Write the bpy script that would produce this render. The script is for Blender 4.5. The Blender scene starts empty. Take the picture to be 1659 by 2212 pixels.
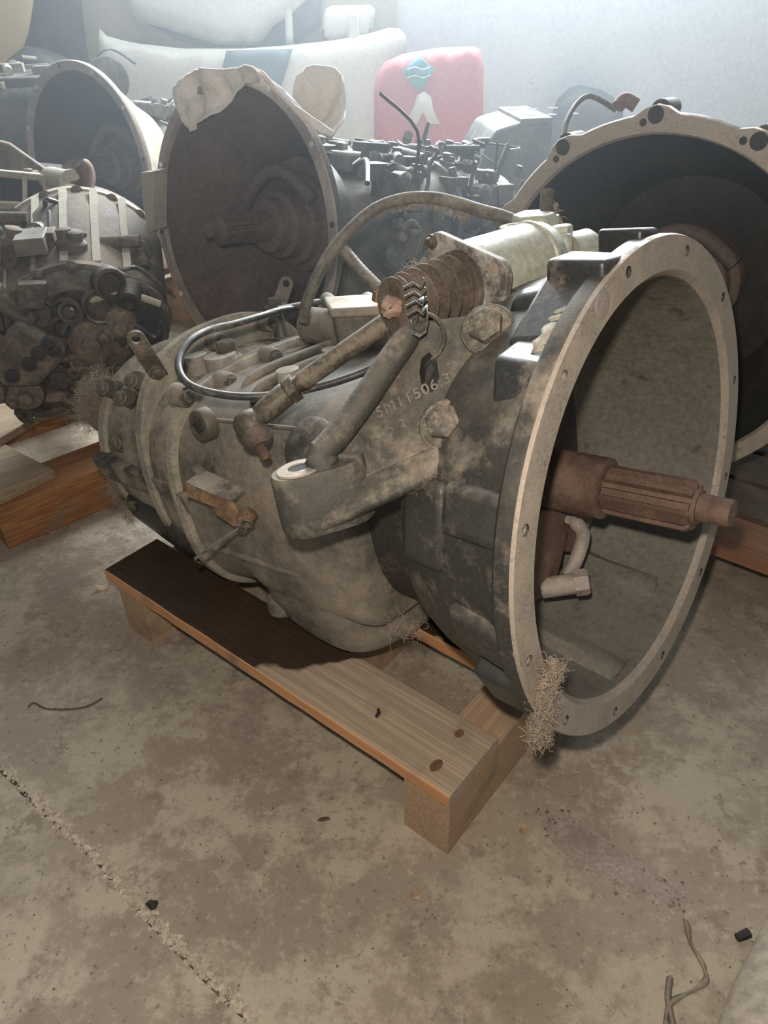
import bpy, bmesh, math, random
from mathutils import Vector, Matrix, noise
sc = bpy.context.scene
col = sc.collection
V = Vector
# ---------------------------------------------------------------- camera, world, lights, exposure
CAMP = V((0.0, 0.0, 0.9632))
cam = bpy.data.cameras.new('camera')
cam.sensor_fit = 'VERTICAL'; cam.sensor_height = 36.0; cam.lens = 26.5
cam.clip_start = 0.02; cam.clip_end = 50
camo = bpy.data.objects.new('camera', cam); col.objects.link(camo)
_r, _u, _f = V((0.99975, -0.0130, -0.0184)), V((0.0225, 0.5748, 0.8180)), V((0.0, 0.8182, -0.5749))
camo.matrix_world = Matrix((( _r.x, _u.x, -_f.x, CAMP.x), (_r.y, _u.y, -_f.y, CAMP.y), (_r.z, _u.z, -_f.z, CAMP.z), (0, 0, 0, 1)))
sc.camera = camo

w = bpy.data.worlds.new('world'); sc.world = w; w.use_nodes = True
w.node_tree.nodes['Background'].inputs[0].default_value = (0.80, 0.86, 0.92, 1)
w.node_tree.nodes['Background'].inputs[1].default_value = 0.17

def area(name, loc, target, sx, sy, power, colr, spread=180):
    l = bpy.data.lights.new(name, 'AREA'); l.shape = 'RECTANGLE'; l.size = sx; l.size_y = sy
    l.energy = power; l.color = colr; l.spread = math.radians(spread)
    o = bpy.data.objects.new(name, l); col.objects.link(o); o.location = loc
    o.rotation_euler = (V(target) - V(loc)).to_track_quat('-Z', 'Y').to_euler()
    return o
# the high workshop window in the back wall (above the picture), daylight falls in from there
area('window_daylight', (0.40, 3.56, 1.75), (0.40, 0.9, 1.70), 2.4, 0.8, 300, (0.92, 0.97, 1.0), 170)
# added fill lamp overhead, there only to brighten the back wall
area('wall_fill', (0.3, 2.9, 2.95), (0.3, 3.2, 0.0), 3.0, 0.5, 58, (0.90, 0.96, 1.0))
# the phone's own torch beside its lens
fl = bpy.data.lights.new('torch', 'POINT'); fl.energy = 27; fl.color = (1.0, 0.86, 0.73); fl.shadow_soft_size = 0.012
flo = bpy.data.objects.new('torch', fl); col.objects.link(flo)
flo.location = CAMP + _r * -0.02 + _u * 0.06

sc.view_settings.view_transform = 'Standard'; sc.view_settings.look = 'None'
sc.view_settings.gamma = 1.0; sc.view_settings.use_curve_mapping = False
sc.view_settings.exposure = 0.0
sc.cycles.use_denoising = True
sc.cycles.max_bounces = 5; sc.cycles.diffuse_bounces = 3; sc.cycles.glossy_bounces = 2
sc.cycles.volume_bounces = 0; sc.cycles.transparent_max_bounces = 4
sc.cycles.volume_step_rate = 4.0

# ---------------------------------------------------------------- materials
def mat(name, base, dust=None, dust_amt=0.0, rough=0.6, metal=0.0, scale=9.0, bump=0.25, bscale=60.0,
        spots=None, spot_amt=0.0, spot_scale=30.0, settle=0.0, grain=0.12):
    """painted or cast surface: base colour, patchy dust (thicker on top faces), small spots of another colour, fine relief"""
    m = bpy.data.materials.new(name); m.use_nodes = True
    nt = m.node_tree; N = nt.nodes; Lk = nt.links
    b = N['Principled BSDF']; b.inputs['Roughness'].default_value = rough; b.inputs['Metallic'].default_value = metal
    tc = N.new('ShaderNodeTexCoord')
    def nz(sc_, det=5, rgh=0.6):
        n = N.new('ShaderNodeTexNoise'); n.inputs['Scale'].default_value = sc_; n.inputs['Detail'].default_value = det
        n.inputs['Roughness'].default_value = rgh; Lk.new(tc.outputs['Object'], n.inputs['Vector']); return n.outputs[0]
    def ramp(src, lo, hi):
        r = N.new('ShaderNodeMapRange'); r.inputs[1].default_value = lo; r.inputs[2].default_value = hi
        Lk.new(src, r.inputs[0]); return r.outputs[0]
    def mix(f, a, c):
        x = N.new('ShaderNodeMix'); x.data_type = 'RGBA'
        if isinstance(f, float): x.inputs[0].default_value = f
        else: Lk.new(f, x.inputs[0])
        for i, q in ((6, a), (7, c)):
            if isinstance(q, tuple): x.inputs[i].default_value = (*q, 1)
            else: Lk.new(q, x.inputs[i])
        return x.outputs[2]
    def math_(op, a, c):
        x = N.new('ShaderNodeMath'); x.operation = op; x.use_clamp = True
        for i, q in ((0, a), (1, c)):
            if isinstance(q, (int, float)): x.inputs[i].default_value = q
            else: Lk.new(q, x.inputs[i])
        return x.outputs[0]
    c = tuple(base)
    g = nz(bscale * 2.2, 4)
    dk = tuple(v * (1 - 2.2 * grain) for v in base); lt = tuple(min(1, v * (1 + 2.2 * grain)) for v in base)
    c = mix(ramp(g, 0.3, 0.7), dk, lt)
    if spots:
        c = mix(ramp(nz(spot_scale, 6, 0.65), 0.62 - spot_amt * 0.4, 0.70 - spot_amt * 0.4), c, tuple(spots))
    if dust:
        f = math_('ADD', nz(scale, 6, 0.62), math_('MULTIPLY', nz(scale * 9, 5, 0.7), 0.42))
        f = ramp(f, 0.86 - dust_amt * 0.55, 1.16 - dust_amt * 0.55)
        if settle:
            gm = N.new('ShaderNodeNewGeometry'); sx = N.new('ShaderNodeSeparateXYZ'); Lk.new(gm.outputs['Normal'], sx.inputs[0])
            up = math_('MULTIPLY', ramp(sx.outputs[2], 0.15, 0.95), ramp(nz(scale * 4, 5, 0.7), 0.3, 0.62))
            f = math_('ADD', f, math_('MULTIPLY', up, settle))
        f = math_('MULTIPLY', f, 0.93)
        dd = mix(ramp(nz(bscale * 3, 3), 0.3, 0.7), tuple(v * 0.85 for v in dust), tuple(min(1, v * 1.12) for v in dust))
        c = mix(f, c, dd)
        r = N.new('ShaderNodeMapRange'); r.inputs[3].default_value = rough; r.inputs[4].default_value = 0.95
        Lk.new(f, r.inputs[0]); Lk.new(r.outputs[0], b.inputs['Roughness'])
    Lk.new(c, b.inputs['Base Color'])
    if bump:
        bp = N.new('ShaderNodeBump'); bp.inputs['Strength'].default_value = bump; bp.inputs['Distance'].default_value = 0.002
        Lk.new(nz(bscale, 6, 0.65), bp.inputs['Height']); Lk.new(bp.outputs[0], b.inputs['Normal'])
    return m
DUST = (0.31, 0.265, 0.205)
M = {}
M['case'] = mat('cast_case', (0.105, 0.102, 0.085), DUST, 0.46, 0.5, 0.0, 7, 0.3, 90, (0.045, 0.045, 0.04), 0.03, 12, 0.30)
M['bell'] = mat('bell_paint', (0.036, 0.037, 0.034), DUST, 0.22, 0.42, 0.0, 8, 0.3, 110, (0.25, 0.22, 0.18), -0.08, 60, 0.35)
M['neck'] = mat('dark_neck', (0.03, 0.029, 0.026), (0.20, 0.17, 0.13), 0.22, 0.45, 0.0, 12, 0.3, 90, None, 0, 30, 0.6)  # darker tone than the case beside it
M['black'] = mat('glossy_black_paint', (0.030, 0.034, 0.036), DUST, 0.16, 0.36, 0.0, 16, 0.12, 80, None, 0, 30, 0.15)
M['bellin'] = mat('bell_inside', (0.13, 0.122, 0.10), (0.185, 0.17, 0.14), 0.34, 0.6, 0.0, 5, 0.15, 60, (0.05, 0.052, 0.047), 0.0, 24, 0.1)
M['flange'] = mat('dusty_flange_rim', (0.17, 0.16, 0.13), (0.40, 0.35, 0.27), 0.55, 0.6, 0.0, 20, 0.35, 120, (0.06, 0.058, 0.05), -0.03, 30, 0.3)
M['face'] = mat('machined_face', (0.34, 0.30, 0.25), (0.42, 0.36, 0.29), 0.5, 0.45, 0.25, 25, 0.25, 140, (0.16, 0.13, 0.10), 0.02, 40, 0.2)
M['alu'] = mat('bright_aluminium', (0.72, 0.70, 0.66), None, 0, 0.35, 0.7)
M['rear'] = mat('rear_case_dusty', (0.085, 0.078, 0.062), (0.37, 0.32, 0.25), 0.52, 0.6, 0.0, 11, 0.35, 90, (0.035, 0.033, 0.028), 0.06, 20, 0.5)
M['rearblk'] = mat('oily_black_case', (0.022, 0.021, 0.019), (0.11, 0.095, 0.075), 0.28, 0.35, 0.0, 14, 0.3, 80)
M['castlet'] = mat('cast_letter_edges', (0.17, 0.155, 0.125), DUST, 0.4, 0.6, 0.0, 30, 0.2, 200)
M['bracket'] = mat('bracket_cast_iron', (0.055, 0.056, 0.047), DUST, 0.25, 0.55, 0.0, 14, 0.6, 300, (0.20, 0.11, 0.05), -0.11, 30, 0.45)
M['boltbr'] = mat('bracket_bolt_head', (0.060, 0.058, 0.048), DUST, 0.42, 0.55, 0.0, 1.1, 0.25, 5, None, 0, 30, 0.4)
M['bolt'] = mat('dull_bolt', (0.095, 0.086, 0.066), (0.24,0.20,0.155), 0.40, 0.5, 0.3, 1.4, 0.2, 6, None, 0, 30, 0.3)
M['rust'] = mat('rusted_steel', (0.125, 0.078, 0.058), (0.22, 0.155, 0.115), 0.36, 0.6, 0.25, 30, 0.4, 260, (0.27, 0.10, 0.03), -0.05, 60)
M['rust2'] = mat('flaking_rust', (0.13, 0.075, 0.045), (0.36, 0.24, 0.12), 0.47, 0.8, 0.0, 28, 0.8, 160, (0.20, 0.07, 0.03), -0.02, 60)
M['servo'] = mat('servo_cream_paint', (0.40, 0.41, 0.34), (0.42, 0.39, 0.30), 0.4, 0.4, 0.0, 8, 0.12, 60, (0.25, 0.24, 0.18), -0.08, 60, 0.3)
M['plate'] = mat('corroded_plate', (0.13, 0.115, 0.10), (0.60, 0.58, 0.54), 0.44, 0.6, 0.1, 28, 0.4, 150, (0.25, 0.22, 0.18), 0.05, 40)
M['rubber'] = mat('dusty_rubber', (0.075, 0.060, 0.048), (0.22, 0.18, 0.14), 0.40, 0.8, 0.0, 18, 0.2, 120)
M['rubred'] = mat('worn_red_rubber', (0.16, 0.075, 0.055), (0.24, 0.19, 0.15), 0.45, 0.8, 0.0, 25, 0.2, 120)
M['grease'] = mat('pink_grease', (0.30, 0.165, 0.125), (0.36, 0.30, 0.23), 0.5, 0.35, 0.0, 90, 0.6, 200)
M['hose'] = mat('grey_hose', (0.10, 0.095, 0.085), (0.30, 0.27, 0.22), 0.4, 0.55, 0.0, 15, 0.2, 90, None, 0, 30, 0.6)
M['cable'] = mat('black_sheath', (0.035, 0.04, 0.042), (0.30, 0.27, 0.22), 0.28, 0.38, 0.0, 15, 0.1, 90, None, 0, 30, 0.25)
M['rod'] = mat('dark_rod', (0.075, 0.066, 0.05), DUST, 0.32, 0.5, 0.25, 25, 0.25, 150, None, 0, 30, 0.25)
M['steel'] = mat('spring_steel', (0.09, 0.10, 0.10), (0.26, 0.24, 0.2), 0.3, 0.42, 0.4, 30, 0.1, 100)
M['oldface'] = mat('old_flange_face', (0.25, 0.225, 0.205), (0.46, 0.40, 0.34), 0.42, 0.5, 0.2, 14, 0.3, 90, (0.22, 0.11, 0.07), -0.04, 20, 0.2)
M['dark'] = mat('dark_inside', (0.028, 0.028, 0.026), (0.07, 0.06, 0.05), 0.3, 0.8, 0.0, 6, 0.2, 50)
M['darkrust'] = mat('dark_rusty_inside', (0.12, 0.088, 0.075), (0.21, 0.17, 0.145), 0.36, 0.75, 0.0, 8, 0.2, 50, (0.09, 0.04, 0.03), 0.0, 10)
M['machine'] = mat('grimy_machine', (0.045, 0.047, 0.045), (0.17, 0.16, 0.14), 0.34, 0.5, 0.0, 10, 0.3, 60, None, 0, 30, 0.55)
M['machine2'] = mat('grey_grimy_machine', (0.085, 0.085, 0.075), (0.22, 0.2, 0.165), 0.38, 0.5, 0.0, 8, 0.3, 60, None, 0, 30, 0.55)
M['left'] = mat('left_gearbox_dusty', (0.06, 0.050, 0.039), (0.24, 0.19, 0.14), 0.42, 0.7, 0.0, 12, 0.4, 80, (0.02, 0.019, 0.017), 0.09, 14, 0.40)
M['leftdark'] = mat('left_cover_grime', (0.032, 0.027, 0.022), (0.17, 0.135, 0.10), 0.36, 0.6, 0.0, 14, 0.4, 90, None, 0, 30, 0.35)
M['leftpale'] = mat('left_gearbox_pale', (0.30, 0.28, 0.22), (0.46, 0.41, 0.32), 0.45, 0.6, 0.0, 10, 0.3, 80, (0.1, 0.09, 0.07), -0.02, 20, 0.3)  # pale castings; also paints window light onto crown webs and back-left bell
M['lint'] = mat('lint', (0.38, 0.32, 0.25), None, 0, 0.95, bump=0)
M['rag'] = mat('dusty_rag', (0.85, 0.77, 0.70), (0.66, 0.56, 0.50), 0.35, 0.95, 0.0, 12, 0.35, 220)
M['white'] = mat('aged_white_panel', (0.72, 0.71, 0.64), (0.60, 0.58, 0.50), 0.3, 0.4, 0.0, 3, 0.03, 40, grain=0.03)
M['cream'] = mat('cream_panel', (0.66, 0.50, 0.27), None, 0, 0.45, bump=0.03, grain=0.03)
M['patch'] = mat('slate_blue_patch', (0.155, 0.20, 0.235), None, 0, 0.4, bump=0.03, grain=0.06)
M['redpan'] = mat('veiled_red_panel', (0.50, 0.13, 0.145), (0.48, 0.2, 0.2), 0.3, 0.45, 0.0, 4, 0.03, 40, grain=0.05)  # red desaturated, the veil of haze put into its colour
M['teal'] = mat('teal_print', (0.10, 0.34, 0.42), None, 0, 0.5, bump=0, grain=0.05)
M['maroon'] = mat('maroon_stripe', (0.22, 0.05, 0.07), None, 0, 0.5, bump=0, grain=0.05)
M['gapshade'] = mat('painted_gap_shade', (0.05, 0.06, 0.075), None, 0, 0.8, bump=0.05, grain=0.05)  # colour standing in for shade in the gap below the bonnet
M['greypl'] = mat('grey_plastic', (0.07, 0.08, 0.085), (0.12, 0.125, 0.12), 0.3, 0.6, 0.0, 5, 0.1, 50)
M['fender'] = mat('dark_fender', (0.022, 0.026, 0.025), (0.16, 0.15, 0.13), 0.34, 0.5, 0.0, 3, 0.1, 40, None, 0, 30, 0.3)
M['film'] = mat('dirty_film', (0.36, 0.32, 0.25), (0.28, 0.25, 0.2), 0.4, 0.35, 0.0, 20, 0.4, 80)
M['palepan'] = mat('pale_moulded_panel', (0.50, 0.45, 0.37), (0.42, 0.38, 0.30), 0.35, 0.55, 0.0, 7, 0.25, 40)
M['chalk'] = mat('dust_smear', (0.36, 0.33, 0.26), None, 0, 0.95)
M['leaf'] = mat('dry_leaf', (0.38, 0.25, 0.15), (0.5, 0.4, 0.28), 0.4, 0.8)
M['twig'] = mat('twig_brown', (0.10, 0.06, 0.035), None, 0, 0.8)
M['blackbit'] = mat('black_crumb', (0.025, 0.023, 0.02), None, 0, 0.7)
M['shell'] = mat('pale_chip', (0.62, 0.50, 0.38), None, 0, 0.6)

def wood(name, base, dark, axis, oil=False, scale=1.0):
    m = bpy.data.materials.new(name); m.use_nodes = True; nt = m.node_tree; N = nt.nodes; Lk = nt.links
    b = N['Principled BSDF']; b.inputs['Roughness'].default_value = 0.75
    tc = N.new('ShaderNodeTexCoord'); mp = N.new('ShaderNodeMapping')
    mp.inputs['Scale'].default_value = tuple(0.55 if i == axis else 34.0 * scale for i in range(3))
    Lk.new(tc.outputs['Object'], mp.inputs[0])
    n = N.new('ShaderNodeTexNoise'); n.inputs['Scale'].default_value = 3.0; n.inputs['Detail'].default_value = 5; n.inputs['Distortion'].default_value = 0.15
    Lk.new(mp.outputs[0], n.inputs['Vector'])
    wv = N.new('ShaderNodeMath'); wv.operation = 'SINE'
    ml = N.new('ShaderNodeMath'); ml.operation = 'MULTIPLY'; ml.inputs[1].default_value = 30.0
    Lk.new(n.outputs[0], ml.inputs[0]); Lk.new(ml.outputs[0], wv.inputs[0])
    mr = N.new('ShaderNodeMapRange'); mr.inputs[1].default_value = -1; mr.inputs[2].default_value = 1; Lk.new(wv.outputs[0], mr.inputs[0])
    x = N.new('ShaderNodeMix'); x.data_type = 'RGBA'; x.inputs[6].default_value = (*base, 1); x.inputs[7].default_value = (*dark, 1)
    Lk.new(mr.outputs[0], x.inputs[0])
    c = x.outputs[2]
    n2 = N.new('ShaderNodeTexNoise'); n2.inputs['Scale'].default_value = 14; n2.inputs['Detail'].default_value = 6
    Lk.new(tc.outputs['Object'], n2.inputs['Vector'])
    r2 = N.new('ShaderNodeMapRange'); r2.inputs[1].default_value = 0.55; r2.inputs[2].default_value = 0.8; Lk.new(n2.outputs[0], r2.inputs[0])
    y = N.new('ShaderNodeMix'); y.data_type = 'RGBA'; Lk.new(r2.outputs[0], y.inputs[0]); Lk.new(c, y.inputs[6]); y.inputs[7].default_value = (0.20, 0.165, 0.12, 1)
    c = y.outputs[2]
    if oil:      # the spilled gear oil has soaked the part of the board behind a ragged edge
        sx = N.new('ShaderNodeSeparateXYZ'); Lk.new(tc.outputs['Object'], sx.inputs[0])
        n3 = N.new('ShaderNodeTexNoise'); n3.inputs['Scale'].default_value = 16; n3.inputs['Detail'].default_value = 1.5; n3.inputs['Distortion'].default_value = 0.3
        Lk.new(tc.outputs['Object'], n3.inputs['Vector'])
        a1 = N.new('ShaderNodeMath'); a1.operation = 'MULTIPLY_ADD'; a1.inputs[1].default_value = 0.15; Lk.new(n3.outputs[0], a1.inputs[0])
        a2 = N.new('ShaderNodeMath'); a2.operation = 'MULTIPLY_ADD'; a2.inputs[1].default_value = -0.85; Lk.new(sx.outputs[1], a2.inputs[0]); Lk.new(sx.outputs[0], a2.inputs[2])
        Lk.new(a2.outputs[0], a1.inputs[2])
        r3 = N.new('ShaderNodeMapRange'); r3.inputs[1].default_value = OIL_EDGE; r3.inputs[2].default_value = OIL_EDGE + 0.012; r3.inputs[3].default_value = 0.93; r3.inputs[4].default_value = 0.0
        Lk.new(a1.outputs[0], r3.inputs[0])
        z = N.new('ShaderNodeMix'); z.data_type = 'RGBA'; Lk.new(r3.outputs[0], z.inputs[0]); Lk.new(c, z.inputs[6]); z.inputs[7].default_value = (0.026, 0.013, 0.007, 1)
        c = z.outputs[2]
        q = N.new('ShaderNodeMapRange'); q.inputs[3].default_value = 0.75; q.inputs[4].default_value = 0.32; Lk.new(r3.outputs[0], q.inputs[0]); Lk.new(q.outputs[0], b.inputs['Roughness'])
    Lk.new(c, b.inputs['Base Color'])
    bp = N.new('ShaderNodeBump'); bp.inputs['Strength'].default_value = 0.25; bp.inputs['Distance'].default_value = 0.001
    Lk.new(mr.outputs[0], bp.inputs['Height']); Lk.new(bp.outputs[0], b.inputs['Normal'])
    return m
OIL_EDGE = -0.265
HAZE = 0.065
M['plank'] = wood('board_grey_pine', (0.45, 0.36, 0.26), (0.34, 0.265, 0.185), 0, True)
M['plankedge'] = wood('board_fresh_edge', (0.62, 0.33, 0.16), (0.50, 0.25, 0.11), 0)
M['plankb'] = wood('board_orange_pine', (0.30, 0.15, 0.085), (0.22, 0.105, 0.055), 0)
M['plankd'] = wood('board_dark', (0.13, 0.10, 0.075), (0.09, 0.07, 0.05), 0)
M['plankg'] = wood('board_dull', (0.36, 0.28, 0.19), (0.27, 0.20, 0.13), 0)
M['beam'] = wood('bearer_pine', (0.46, 0.32, 0.205), (0.37, 0.25, 0.16), 1)
M['beamo'] = wood('bearer_orange', (0.36, 0.175, 0.075), (0.24, 0.11, 0.045), 0)
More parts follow.
